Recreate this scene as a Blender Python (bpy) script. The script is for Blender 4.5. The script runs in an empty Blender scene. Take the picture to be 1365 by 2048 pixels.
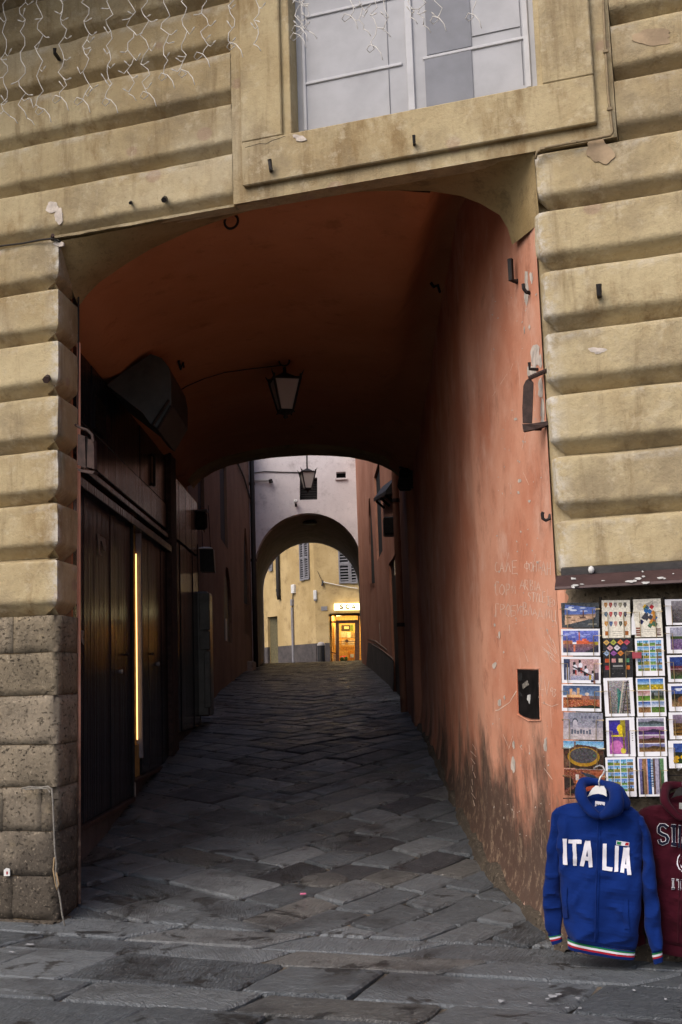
import bpy, bmesh, math, random
import numpy as np
from mathutils import Vector, noise
from mathutils.geometry import tessellate_polygon
from mathutils.bvhtree import BVHTree

random.seed(7)
SC = bpy.context.scene
COL = SC.collection
R = math.radians

# ------------------------------------------------------------------ camera
FPX, TILT, ROLL, YAW, TH, CH = 2350.0, 0.1421538, -0.0322210, 0.0003285, 0.3326216, 1.35
cf = Vector((math.sin(YAW)*math.cos(TILT), math.cos(YAW)*math.cos(TILT), math.sin(TILT)))
cr = Vector((math.cos(YAW), -math.sin(YAW), 0))
cu = cr.cross(cf)
cr, cu = cr*math.cos(ROLL) + cu*math.sin(ROLL), -cr*math.sin(ROLL) + cu*math.cos(ROLL)
EYE = Vector((0, 0, CH))
cam_d = bpy.data.cameras.new('camera')
cam = bpy.data.objects.new('camera', cam_d)
COL.objects.link(cam)
from mathutils import Matrix
cam.matrix_world = Matrix(((cr.x, cu.x, -cf.x, EYE.x), (cr.y, cu.y, -cf.y, EYE.y), (cr.z, cu.z, -cf.z, EYE.z), (0, 0, 0, 1)))
cam_d.sensor_fit = 'VERTICAL'
cam_d.sensor_height = 36
cam_d.lens = 36*FPX/2048
cam_d.clip_start = 0.1
cam_d.clip_end = 1500
SC.camera = cam

# ------------------------------------------------------------------ sky, sun, exposure
SUN_EL, SUN_AZ = R(47), R(222)          # azimuth measured clockwise from +Y
w = bpy.data.worlds.new('World'); SC.world = w; w.use_nodes = True
nt = w.node_tree; nt.nodes.clear()
sky = nt.nodes.new('ShaderNodeTexSky'); sky.sky_type = 'NISHITA'; sky.sun_disc = False
sky.sun_elevation = SUN_EL; sky.sun_rotation = SUN_AZ
sky.air_density = 0.7; sky.dust_density = 4.0; sky.ozone_density = 0.6
bg = nt.nodes.new('ShaderNodeBackground'); bg.inputs['Strength'].default_value = 0.15
wo = nt.nodes.new('ShaderNodeOutputWorld')
nt.links.new(sky.outputs[0], bg.inputs[0]); nt.links.new(bg.outputs[0], wo.inputs[0])
sd = bpy.data.lights.new('sun', 'SUN'); sd.energy = 0.92; sd.angle = R(50); sd.color = (1.0, 0.94, 0.86)
sun = bpy.data.objects.new('sun', sd); COL.objects.link(sun)
sdir = Vector((math.sin(SUN_AZ)*math.cos(SUN_EL), math.cos(SUN_AZ)*math.cos(SUN_EL), math.sin(SUN_EL)))
sun.rotation_euler = sdir.to_track_quat('Z', 'Y').to_euler()
sun.location = sdir*60
SC.view_settings.view_transform = 'Standard'
SC.view_settings.look = 'None'
SC.view_settings.gamma = 1
SC.view_settings.use_curve_mapping = False
SC.view_settings.exposure = 0.55
SC.render.engine = 'CYCLES'
SC.cycles.use_denoising = True
SC.cycles.diffuse_bounces = 8
SC.cycles.max_bounces = 10

# ------------------------------------------------------------------ measuring helpers (lines of sight onto real planes)
def ray(x, y): return cf*FPX + cr*(x-682.5) - cu*(y-1024)
def on(x, y, p, n):
    d = ray(x, y); return EYE + d*((Vector(p)-EYE).dot(n)/d.dot(n))
def atz(x, y, z): return on(x, y, (0, 0, z), Vector((0, 0, 1)))
def atx(x, y, X): return on(x, y, (X, 0, 0), Vector((1, 0, 0)))
def aty(x, y, Y): return on(x, y, (0, Y, 0), Vector((0, 1, 0)))
NF = Vector((math.sin(TH), math.cos(TH), 0))       # into the palace facade
UF = Vector((math.cos(TH), -math.sin(TH), 0))      # along it, to the right
ZV = Vector((0, 0, 1))
P0 = atz(115, 1870, 0)
def fp(u, t, z): return P0 + UF*u + NF*t + ZV*z
def fac(x, y, t=0): return on(x, y, P0+NF*t, NF)
def uz(x, y, t=0):
    q = fac(x, y, t); return (q-P0).dot(UF), q.z
def vplane(a, b):
    """vertical plane through plan points a, b: returns f(px,py)->point"""
    a = Vector((a[0], a[1], 0)); b = Vector((b[0], b[1], 0)); d = (b-a).normalized(); n = Vector((-d.y, d.x, 0))
    return (lambda x, y, off=0.0: on(x, y, a+n*off, n)), d, n
GY = [-300, 3.0, 5.8, 6.6, 7.2, 7.8, 9.0, 10.4, 12.3, 15.2, 18.7, 24, 29, 33, 36, 40, 50, 400]
GZ = [-.03, -.03, 0, .035, .085, .145, .27, .44, .69, .92, 1.23, 1.52, 1.74, 1.87, 1.87, 1.75, 1.75, 1.75]
def G(y): return float(np.interp(y, GY, GZ))

# ------------------------------------------------------------------ mesh helpers
class MB:
    def __init__(s): s.v = []; s.f = []; s.m = []; s.mi = 0
    def add(s, vs, fs):
        o = len(s.v); s.v += [tuple(x) for x in vs]; s.f += [tuple(i+o for i in f) for f in fs]; s.m += [s.mi]*len(fs); return s
    def box(s, c, ax, ay, az, bevel=0):
        c = Vector(c); ax, ay, az = Vector(ax), Vector(ay), Vector(az)
        if bevel <= 0:
            vs = [c+ax*i+ay*j+az*k for i in (-1, 1) for j in (-1, 1) for k in (-1, 1)]
            return s.add(vs, [(0,1,3,2),(4,6,7,5),(0,4,5,1),(2,3,7,6),(0,2,6,4),(1,5,7,3)])
        bm = bmesh.new(); r = bmesh.ops.create_cube(bm, size=2)
        lx, ly, lz = ax.length, ay.length, az.length
        for v in bm.verts: v.co = Vector((v.co.x*lx, v.co.y*ly, v.co.z*lz))
        bmesh.ops.bevel(bm, geom=list(bm.edges), offset=min(bevel, .45*min(lx, ly, lz)*2), segments=1, affect='EDGES')
        ex, ey, ez = ax/lx, ay/ly, az/lz
        bm.verts.index_update()
        s.add([c+ex*v.co.x+ey*v.co.y+ez*v.co.z for v in bm.verts], [[v.index for v in f.verts] for f in bm.faces]); bm.free(); return s
    def abox(s, x0, x1, y0, y1, z0, z1, bevel=0):
        return s.box(((x0+x1)/2, (y0+y1)/2, (z0+z1)/2), ((x1-x0)/2, 0, 0), (0, (y1-y0)/2, 0), (0, 0, (z1-z0)/2), bevel)
    def fbox(s, u0, u1, t0, t1, z0, z1, bevel=0):
        return s.box(fp((u0+u1)/2, (t0+t1)/2, (z0+z1)/2), UF*(u1-u0)/2, NF*(t1-t0)/2, ZV*(z1-z0)/2, bevel)
    def tube(s, pts, r, n=6, caps=True):
        pts = [Vector(p) for p in pts]; k = len(pts); rs = r if isinstance(r, (list, tuple)) else [r]*k
        t0 = (pts[1]-pts[0]).normalized(); a = t0.orthogonal().normalized(); vs = []
        for i, p in enumerate(pts):
            t = (pts[min(i+1, k-1)]-pts[max(i-1, 0)])
            t = t.normalized() if t.length > 1e-9 else t0
            a = (a - t*a.dot(t)); a = a.normalized() if a.length > 1e-6 else t.orthogonal().normalized(); b = t.cross(a)
            for j in range(n):
                q = 2*math.pi*j/n; vs.append(p+(a*math.cos(q)+b*math.sin(q))*rs[i])
        fs = [(i*n+j, i*n+(j+1)%n, (i+1)*n+(j+1)%n, (i+1)*n+j) for i in range(k-1) for j in range(n)]
        if caps: fs += [tuple(range(n))[::-1], tuple(range((k-1)*n, k*n))]
        return s.add(vs, fs)
    def prism(s, poly, ext):
        """closed polygon (3-D points) pushed along ext"""
        poly = [Vector(p) for p in poly]; ext = Vector(ext); n = len(poly)
        vs = poly+[p+ext for p in poly]
        tris = [tuple(t) for t in tessellate_polygon([poly])]
        fs = tris+[tuple(i+n for i in t[::-1]) for t in tris]+[(i, (i+1) % n, (i+1) % n+n, i+n) for i in range(n)]
        return s.add(vs, fs)
    def grid(s, rows, closed=False):
        """rows: list of equally long lists of points"""
        k = len(rows[0]); vs = [p for r_ in rows for p in r_]; kk = k if closed else k-1
        return s.add(vs, [(i*k+j, i*k+(j+1) % k, (i+1)*k+(j+1) % k, (i+1)*k+j) for i in range(len(rows)-1) for j in range(kk)])
    def lathe(s, prof, c, n=16, ax=ZV):
        a = Vector(ax).orthogonal().normalized(); b = Vector(ax).cross(a)
        rows = [[Vector(c)+Vector(ax)*h+(a*math.cos(2*math.pi*j/n)+b*math.sin(2*math.pi*j/n))*r_ for j in range(n)] for r_, h in prof]
        return s.grid(rows, True)
    def holed(s, outline, holes, ext):
        """wall with openings: 3-D outline and hole loops in one plane, pushed along ext"""
        ext = Vector(ext); loops = [[Vector(p) for p in outline]]+[[Vector(p) for p in h] for h in holes]
        vs = [p for l in loops for p in l]; n = len(vs)
        tr = [tuple(t) for t in tessellate_polygon(loops)]
        fs = tr+[tuple(i+n for i in t[::-1]) for t in tr]; o = 0
        for l in loops:
            k = len(l); fs += [(o+i, o+(i+1) % k, o+(i+1) % k+n, o+i+n) for i in range(k)]; o += k
        return s.add(vs+[p+ext for p in vs], fs)
    def build(s, name, mat, parent=None, smooth=False, col=None, fix=True):
        me = bpy.data.meshes.new(name); me.from_pydata(s.v, [], s.f)
        for m_ in (mat if isinstance(mat, (list, tuple)) else [mat]): me.materials.append(m_)
        if isinstance(mat, (list, tuple)): me.polygons.foreach_set('material_index', s.m)
        if fix:
            bm = bmesh.new(); bm.from_mesh(me); bmesh.ops.recalc_face_normals(bm, faces=bm.faces); bm.to_mesh(me); bm.free()
        if smooth: me.polygons.foreach_set('use_smooth', [True]*len(me.polygons))
        me.update()
        o = bpy.data.objects.new(name, me); COL.objects.link(o)
        if parent is not None: o.parent = parent
        return o
def tag(o, label=None, cat=None, group=None, kind=None):
    for k, v in (('label', label), ('category', cat), ('group', group), ('kind', kind)):
        if v: o[k] = v
    return o
def thing(name, label, cat, group=None, kind=None):
    o = bpy.data.objects.new(name, None); COL.objects.link(o); return tag(o, label, cat, group, kind)
def nz(p, s, seed=0.0): return noise.noise(Vector(p)*s+Vector((seed, seed*1.7, -seed)))

# ------------------------------------------------------------------ materials
class NT:
    def __init__(s, name):
        m = bpy.data.materials.new(name); m.use_nodes = True; s.m = m; s.t = m.node_tree; s.t.nodes.clear()
        s.o = s.n('ShaderNodeOutputMaterial'); s.b = s.n('ShaderNodeBsdfPrincipled'); s.l(s.b.outputs[0], s.o.inputs[0])
        s.pos = s.n('ShaderNodeNewGeometry').outputs['Position']
    def n(s, t, **k):
        x = s.t.nodes.new(t)
        for a, b in k.items(): setattr(x, a, b)
        return x
    def l(s, a, b): s.t.links.new(a, b)
    def put(s, sock, v):
        if hasattr(v, 'links') or hasattr(v, 'is_output'): s.l(v, sock)
        else: sock.default_value = v
    def scaled(s, sc, vec=None):
        m = s.n('ShaderNodeMapping'); s.l(vec or s.pos, m.inputs['Vector']); m.inputs['Scale'].default_value = sc; return m.outputs[0]
    def noise(s, scale, detail=6, rough=.6, vec=None, dist=0):
        x = s.n('ShaderNodeTexNoise'); s.l(vec or s.pos, x.inputs['Vector']); x.inputs['Scale'].default_value = scale
        x.inputs['Detail'].default_value = detail; x.inputs['Roughness'].default_value = rough; x.inputs['Distortion'].default_value = dist; return x.outputs[0]
    def voro(s, scale, vec=None, feature='F1', rnd=1):
        x = s.n('ShaderNodeTexVoronoi', feature=feature); s.l(vec or s.pos, x.inputs['Vector']); x.inputs['Scale'].default_value = scale; x.inputs['Randomness'].default_value = rnd; return x.outputs['Distance']
    def ramp(s, v, a, b, c0=0.0, c1=1.0):
        x = s.n('ShaderNodeMapRange'); x.interpolation_type = 'SMOOTHSTEP'; s.l(v, x.inputs[0])
        for i, q in enumerate((a, b, c0, c1)): x.inputs[i+1].default_value = q
        return x.outputs[0]
    def math(s, op, a, b=0.0, clamp=False):
        x = s.n('ShaderNodeMath', operation=op, use_clamp=clamp); s.put(x.inputs[0], a); s.put(x.inputs[1], b); return x.outputs[0]
    def mix(s, f, a, b, mode='MIX'):
        x = s.n('ShaderNodeMix', data_type='RGBA', blend_type=mode)
        s.put(x.inputs[0], f)
        for i, v in ((6, a), (7, b)):
            if isinstance(v, tuple): x.inputs[i].default_value = (*v[:3], 1)
            else: s.l(v, x.inputs[i])
        return x.outputs[2]
    def bump(s, h, strength, dist=.01, prev=None):
        x = s.n('ShaderNodeBump'); x.inputs['Strength'].default_value = strength; x.inputs['Distance'].default_value = dist; s.l(h, x.inputs['Height'])
        if prev is not None: s.l(prev, x.inputs['Normal'])
        return x.outputs[0]
    def attr(s, name): return s.n('ShaderNodeAttribute', attribute_name=name)
    def end(s, col, rough=.8, normal=None, spec=.3, metal=0.0):
        s.put(s.b.inputs['Base Color'], (*col, 1) if isinstance(col, tuple) else col)
        s.put(s.b.inputs['Roughness'], rough); s.put(s.b.inputs['Metallic'], metal); s.b.inputs['Specular IOR Level'].default_value = spec
        if normal is not None: s.l(normal, s.b.inputs['Normal'])
        return s.m
def simple(name, col, rough=.6, metal=0., vary=.25, scale=20, bump=.15, spec=.4):
    t = NT(name); n1 = t.noise(scale); dark = tuple(c*(1-vary) for c in col); lite = tuple(min(1, c*(1+vary)) for c in col)
    return t.end(t.mix(t.ramp(n1, .3, .7), dark, lite), rough, t.bump(t.noise(scale*4), bump, .004) if bump else None, spec, metal)
def emit(name, col, strength):
    t = NT(name); t.b.inputs['Emission Color'].default_value = (*col, 1); t.b.inputs['Emission Strength'].default_value = strength; return t.end(tuple(c*.8 for c in col), .6)
def zof(t):
    x = t.n('ShaderNodeSeparateXYZ'); t.l(t.pos, x.inputs[0]); return x.outputs['Z']

def m_yellow():
    t = NT('yellow stucco')
    c = t.mix(t.ramp(t.noise(1.3, 5), .35, .65), (0.357, 0.277, 0.152), (0.456, 0.376, 0.224))
    c = t.mix(t.ramp(t.noise(1.7, 9, .7), .45, .66, 0, .85), c, (0.251, 0.201, 0.125))                   # grey weathering
    c = t.mix(t.ramp(t.noise(4.2, 8, .7, t.scaled((1, 1, .35))), .50, .72, 0, .85), c, (0.205, 0.133, 0.057))  # ochre run-off
    c = t.mix(t.ramp(t.noise(.9, 4, .5, t.scaled((1, 1, 1.4))), .56, .70, 0, .55), c, (0.456, 0.395, 0.274))
    v = t.voro(2.3, t.scaled((1, 1, 1.2))); c = t.mix(t.ramp(v, .10, .13, .55, 0), c, (0.304, 0.205, 0.152))   # round repairs
    wear = t.attr('wear').outputs['Fac']
    wn = t.math('MULTIPLY', wear, t.ramp(t.noise(14, 6, .7), .38, .62))
    c = t.mix(wn, c, (0.547, 0.517, 0.456))
    c = t.mix(t.ramp(t.noise(7, 8, .7, t.scaled((1, 1, .10))), .52, .68, 0, .6), c, (.19, .135, .07))
    fine = t.noise(38, 9, .78); c = t.mix(t.ramp(fine, .53, .72, 0, .5), c, (0.182, 0.133, 0.072)); c = t.mix(t.ramp(t.noise(9, 9, .75), .52, .66, 0, .5), c, (0.502, 0.433, 0.304))
    b = t.bump(t.noise(6, 9, .7), .75, .022); b = t.bump(t.noise(70, 5, .65), .5, .004, b)
    return t.end(c, .88, b, .2)
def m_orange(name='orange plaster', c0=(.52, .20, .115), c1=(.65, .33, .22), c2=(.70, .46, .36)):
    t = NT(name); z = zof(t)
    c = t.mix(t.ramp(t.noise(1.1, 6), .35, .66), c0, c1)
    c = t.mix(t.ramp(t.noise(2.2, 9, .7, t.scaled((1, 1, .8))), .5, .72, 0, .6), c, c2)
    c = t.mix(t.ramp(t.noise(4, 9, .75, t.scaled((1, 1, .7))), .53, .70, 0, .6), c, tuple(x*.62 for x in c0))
    # damp and soot that climbs unevenly from the paving
    h = t.math('ADD', t.math('SUBTRACT', z, .1), t.math('MULTIPLY', t.math('SUBTRACT', t.noise(1.5, 9, .7, t.scaled((1.4, 1.4, .75))), .5), 2.1))
    c = t.mix(t.ramp(h, .40, .95, .93, 0), c, (.052, .038, .030))
    c = t.mix(t.math('MULTIPLY', t.ramp(h, .0, 1.3, .7, 0), t.ramp(t.noise(13, 9, .78), .50, .62)), c, (.30, .21, .14))
    fl = t.noise(38, 7, .75, t.scaled((1, 1, .5))); c = t.mix(t.ramp(fl, .66, .69, 0, .8), c, tuple(min(.7, x*1.25+.05) for x in c2))   # chips
    ln = t.noise(26, 3, .5, t.scaled((1, 1, .12)), .3); c = t.mix(t.ramp(ln, .70, .73, 0, .6), c, tuple(x*.95+.02 for x in c2))
    b = t.bump(t.noise(5, 7, .6), .5, .02); b = t.bump(t.noise(70, 5, .65), .3, .003, b)
    return t.end(c, .85, b, .25)
def m_plaster(name, a, b_, stain, sc=1.0, damp=None):
    t = NT(name)
    c = t.mix(t.ramp(t.noise(.9*sc, 6), .35, .65), a, b_)
    c = t.mix(t.ramp(t.noise(2.4*sc, 8, .7), .5, .72, 0, .8), c, stain)
    c = t.mix(t.ramp(t.noise(9*sc, 8, .7, t.scaled((1, 1, .25))), .58, .75, 0, .5), c, tuple(x*.6 for x in stain))
    c = t.mix(t.ramp(t.noise(14*sc, 9, .78), .53, .70, 0, .55), c, tuple(x*.75 for x in stain))
    if damp:
        z = zof(t); h = t.math('ADD', z, t.math('MULTIPLY', t.math('SUBTRACT', t.noise(2, 6, .6), .5), .9))
        c = t.mix(t.ramp(h, damp-.15, damp+.1, .85, 0), c, (.07, .06, .055))
    return t.end(c, .88, t.bump(t.noise(26*sc, 8, .7), .5, .01), .2)
def m_stone(name, a, b_, dark, pit=1.0):
    t = NT(name); oi = t.n('ShaderNodeObjectInfo'); rnd = oi.outputs['Random']
    c = t.mix(rnd, a, b_)
    c = t.mix(t.ramp(t.noise(3.4, 8, .7), .42, .70, 0, .8), c, dark)
    c = t.mix(t.ramp(t.noise(7, 6, .6), .55, .72, 0, .5), c, (.40, .32, .20))
    hz = t.math('ADD', zof(t), t.math('MULTIPLY', t.math('SUBTRACT', t.noise(2.2, 7, .65), .5), 2.2))
    c = t.mix(t.ramp(hz, .35, 1.15, .85, 0), c, (.048, .040, .033))                 # grime blotches low on the pier
    pn = t.noise(38, 6, .65, t.scaled((1, 1, 1.5)), .3); p = t.ramp(pn, .33, .43)
    p2 = t.ramp(t.noise(6, 5, .6, t.scaled((1, 1, 1.4)), 1.0), .34, .60)
    pp = t.math('SUBTRACT', 1.0, t.math('MULTIPLY', t.math('SUBTRACT', 1.0, p), t.math('SUBTRACT', 1.0, t.math('MULTIPLY', p2, .75))))
    c = t.mix(t.math('MULTIPLY', t.math('SUBTRACT', 1.0, pp), pit), c, (.018, .015, .012))
    gr_ = t.noise(48, 8, .75); c = t.mix(t.ramp(gr_, .52, .72, 0, .55), c, (.08, .062, .045)); c = t.mix(t.ramp(gr_, .46, .30, 0, .5), c, (.50, .42, .31))
    b = t.bump(pp, .9*pit, .025); b = t.bump(t.noise(40, 9, .78), .9, .010, b)
    return t.end(c, .9, b, .2)
def m_paving():
    t = NT('worn paving stone'); oi = t.n('ShaderNodeObjectInfo'); rnd = oi.outputs['Random']
    c = t.mix(rnd, (.082, .094, .105), (.165, .180, .192))
    c = t.mix(t.ramp(t.math('FRACT', t.math('MULTIPLY', rnd, 7.3)), .88, .95, 0, .7), c, (.125, .118, .106))
    c = t.mix(t.ramp(t.math('FRACT', t.math('MULTIPLY', rnd, 13.7)), .84, .92), c, (.040, .042, .047))
    c = t.mix(t.ramp(t.noise(1.4, 8, .68), .48, .66, 0, .8), c, (.042, .043, .045))
    st = t.ramp(t.noise(2.7, 9, .74, None, .7), .56, .60, 0, .9); c = t.mix(st, c, (.018, .0175, .017))   # greasy stains
    c = t.mix(t.ramp(t.noise(24, 9, .78), .54, .70, 0, .6), c, (.20, .20, .195))
    c = t.mix(t.ramp(t.noise(60, 6, .7), .56, .70, 0, .5), c, (.028, .028, .03))
    # chisel marks, a direction for each stone
    rot = t.n('ShaderNodeVectorRotate', rotation_type='Z_AXIS'); t.l(t.pos, rot.inputs['Vector']); t.l(t.math('MULTIPLY', rnd, 40.0), rot.inputs['Angle'])
    ch = t.noise(17, 4, .6, t.scaled((1, 5.5, 1), rot.outputs[0]), .4)
    chm = t.math('MULTIPLY', t.ramp(ch, .36, .62), t.ramp(t.math('FRACT', t.math('MULTIPLY', rnd, 3.1)), .15, .8, .25, 1))
    c = t.mix(t.math('MULTIPLY', t.ramp(ch, .42, .30, 0, .55), t.ramp(rnd, .1, .6, .3, 1)), c, (.035, .035, .036))
    b = t.bump(chm, 1.0, .016); b = t.bump(t.noise(45, 8, .75), .8, .008, b); b = t.bump(t.noise(4, 5), .7, .04, b)
    return t.end(c, t.ramp(t.noise(5, 6), .3, .7, .26, .52), b, .5)
def m_dark_metal():
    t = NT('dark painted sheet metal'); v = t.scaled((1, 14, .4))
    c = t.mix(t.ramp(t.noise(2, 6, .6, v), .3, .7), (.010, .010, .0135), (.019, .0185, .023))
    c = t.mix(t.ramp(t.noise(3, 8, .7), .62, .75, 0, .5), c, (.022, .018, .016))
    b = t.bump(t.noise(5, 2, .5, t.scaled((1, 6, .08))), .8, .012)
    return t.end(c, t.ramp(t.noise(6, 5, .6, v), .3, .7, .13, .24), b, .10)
def m_dirt():
    t = NT('joint dirt'); c = t.mix(t.ramp(t.noise(1.6, 5), .42, .60), (.012, .011, .010), (.12, .10, .078)); return t.end(c, .95, t.bump(t.noise(60, 6, .7), .6, .006), .2)
M = dict(
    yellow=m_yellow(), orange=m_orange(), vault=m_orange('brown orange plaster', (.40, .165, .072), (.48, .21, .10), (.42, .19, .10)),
    orange_far=m_orange('faded orange plaster', (.29, .125, .078), (.38, .18, .12), (.40, .22, .16)),
    brown_far=m_plaster('brown plaster', (.135, .080, .050), (.18, .11, .07), (.08, .052, .04)),
    lilac=m_plaster('grey lilac plaster', (.54, .495, .50), (.64, .59, .59), (.35, .31, .31)),
    soffit=m_plaster('rough brown render', (.20, .15, .115), (.28, .21, .17), (.10, .08, .065), 2),
    ochre=m_plaster('ochre plaster', (.40, .29, .135), (.50, .375, .19), (.27, .19, .095), 1.2),
    dado=m_plaster('grey dado render', (.065, .058, .058), (.095, .083, .08), (.04, .036, .036), 3),
    arch=m_plaster('grimy yellow plaster', (.28, .20, .09), (.36, .27, .135), (.14, .10, .05), 2.5),
    stone=m_stone('travertine', (.19, .155, .105), (.28, .235, .175), (.085, .07, .05)),
    dark_stone=m_stone('shade-toned travertine', (.17, .13, .085), (.22, .18, .125), (.06, .048, .035), .9),  # same travertine, with the shade on the right base put into its colour
    paving=m_paving(),
    dirt=m_dirt(),
    metal=m_dark_metal(),
    iron=simple('wrought iron', (.018, .015, .014), .6, .3, .4, 30, .3),
    rust=simple('rusty brown iron', (.040, .022, .018), .8, 0, .45, 22, .4),
    plum=simple('plum painted metal', (.050, .026, .026), .5, .2, .2, 8, .15),
    black=simple('black void', (.006, .006, .006), .9, 0, .2, 5, 0),
    plate=simple('black iron plate', (.016, .014, .014), .5, .4, .5, 14, .3),
    white=simple('white paint', (.62, .62, .60), .6, 0, .12, 9, .2),
    paintgrey=simple('chalky grey white paint', (.38, .385, .405), .8, 0, .10, 3.5, .3),
    paintline=simple('pale moulding paint', (.47, .475, .495), .75, 0, .08, 6, .25),
    panegrey=simple('slate blue painted pane', (.185, .193, .218), .7, 0, .14, 4, .25),
    paintdim=simple('dull painted line', (.27, .275, .29), .8, 0, .12, 6, .2),
    paper=simple('white card', (.66, .66, .68), .55, 0, .04, 12, 0),
    wire=simple('brass wire', (.36, .27, .14), .4, .7, .2, 30, 0),
    lightwire=simple('white plastic cable', (.56, .54, .50), .5, 0, .15, 20, 0),
    cable=simple('black cable', (.02, .017, .015), .7, 0, .2, 30, 0),
    beigecable=simple('painted beige cable', (.22, .165, .09), .7, 0, .2, 30, 0),
    rope=simple('grey rope', (.19, .175, .15), .9, 0, .3, 60, .5),
    scratch=simple('scratched plaster', (.74, .58, .47), .9, 0, .15, 30, .2),
    lime=simple('bare lime plaster', (.52, .46, .40), .9, 0, .25, 18, .5),
    mortar=simple('sandy mortar', (.30, .21, .115), .95, 0, .3, 18, .5),
    shutter=simple('grey shutter paint', (.20, .195, .21), .6, 0, .15, 7, .15),
    wood=simple('brown door wood', (.075, .032, .014), .5, 0, .3, 12, .2),
    lampglass=simple('milky lamp glass', (.42, .38, .35), .45, 0, .05, 6, 0),
    blue=None, maroon=None)
def fabric(name, col):
    t = NT(name); v = t.noise(3.5, 4); c = t.mix(t.ramp(v, .3, .7), tuple(x*.85 for x in col), tuple(x*1.12 for x in col))
    t.b.inputs['Sheen Weight'].default_value = .04
    b = t.bump(t.noise(9, 4, .5, None, .6), .55, .022); b = t.bump(t.noise(260, 2), .3, .001, b)
    return t.end(c, .95, b, .1)
M['blue'] = fabric('blue fleece', (.003, .017, .11)); M['maroon'] = fabric('maroon fleece', (.036, .0035, .009))
M['navy'] = fabric('navy felt', (.008, .010, .022)); M['felt'] = fabric('white felt', (.58, .57, .62))
M['green'] = fabric('green knit', (.015, .14, .05)); M['red'] = fabric('red knit', (.30, .012, .02))
def m_color():
    t = NT('printed colour'); return t.end(t.attr('print').outputs['Color'], .42, None, .4)
M['print'] = m_color()

# ================================================================== GROUND AND PAVING
xs = [-300, -60, -14, -8, -5, -3.4] + [-2.8+.4*i for i in range(17)] + [4.4, 6, 9, 14, 60, 300]
ys = [-300, -60, -20, -8, -2, 0, 2] + [2.6+.5*i for i in range(28)] + [17+1.5*i for i in range(16)] + [45, 52, 80, 150, 300]
g = MB().grid([[(x, y, G(y)-.010) for x in xs] for y in ys]).build('ground', M['dirt'], None, True)
tag(g, kind='structure')

pave = thing('pavement', None, None, None, 'structure')
def clip(poly, a, n):
    """keep the side of plan polygon where (p-a).n >= 0"""
    out = []
    for i, p in enumerate(poly):
        q = poly[(i+1) % len(poly)]; dp = (p-a).dot(n); dq = (q-a).dot(n)
        if dp >= 0: out.append(p)
        if (dp >= 0) != (dq >= 0): out.append(p+(q-p)*(dp/(dp-dq)))
    return out
def area(p): return abs(sum(p[i].x*p[(i+1) % len(p)].y-p[(i+1) % len(p)].x*p[i].y for i in range(len(p))))/2
def stone_geo(poly, rng, gap=.0055, lift=0.012):
    """one paving stone: rough rounded edge, slightly tilted and cupped top"""
    c = sum(poly, Vector((0, 0)))/len(poly)
    ring = []
    for i, p in enumerate(poly):
        q = poly[(i+1) % len(poly)]; L = (q-p).length; k = max(1, int(L/.13))
        d = (q-p).normalized() if L > 1e-6 else Vector((1, 0)); nrm = Vector((-d.y, d.x))
        if (c-p).dot(nrm) < 0: nrm = -nrm
        for j in range(k):
            a = p+(q-p)*(j/k)
            jit = gap+rng.uniform(-.004, .007)+(rng.uniform(.006, .022) if j == 0 else 0)
            a = a+(c-a).normalized()*jit if j == 0 else a+nrm*jit
            ring.append(a)
    tx, ty, dz = rng.uniform(-.013, .013), rng.uniform(-.013, .013), rng.uniform(-.006, .005)
    def P(a, z): return Vector((a.x, a.y, G(a.y)+z+dz+tx*(a.x-c.x)+ty*(a.y-c.y)))
    n = len(ring); rows = []
    rows.append([P(a, -.04) for a in ring])
    rows.append([P(a, lift-.011) for a in ring])
    ins = [a+(c-a).normalized()*min(.014, (c-a).length*.3) for a in ring]
    rows.append([P(a, lift-.001) for a in ins])
    ins2 = [c+(a-c)*.55 for a in ring]
    rows.append([P(a, lift+.002+rng.uniform(-.002, .002)) for a in ins2])
    vs = [p for r_ in rows for p in r_]+[P(c, lift+rng.uniform(-.002, .003))]
    fs = [(i*n+j, i*n+(j+1) % n, (i+1)*n+(j+1) % n, (i+1)*n+j) for i in range(3) for j in range(n)]
    fs += [(3*n+j, 3*n+(j+1) % n, 4*n) for j in range(n)]
    return vs, fs
rng = random.Random(11)
polys = []          # (plan polygon)
def F2(u, t): p = fp(u, t, 0); return Vector((p.x, p.y))
# the square in front: rows along the facade
t = .12
row = 0
while t > -3.4:
    d = [.30, .27, .46, .30, .50, .42, .55, .36, .48, .4][row % 10]*rng.uniform(.95, 1.05)
    u = -2.4+rng.uniform(0, .5); sk = rng.uniform(-.02, .16)
    if row == 0: pass
    wob0 = rng.uniform(-.012, .012)
    while u < 5.2:
        L = rng.uniform(.45, 1.0) if row % 3 else rng.uniform(.7, 1.25)
        sk2 = min(.25, max(-.06, sk+rng.uniform(-.09, .09)))
        polys.append([F2(u, t), F2(u+L, t), F2(u+L-sk2, t-d), F2(u-sk, t-d)])
        u += L; sk = sk2
    t -= d; row += 1
front = len(polys)
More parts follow.
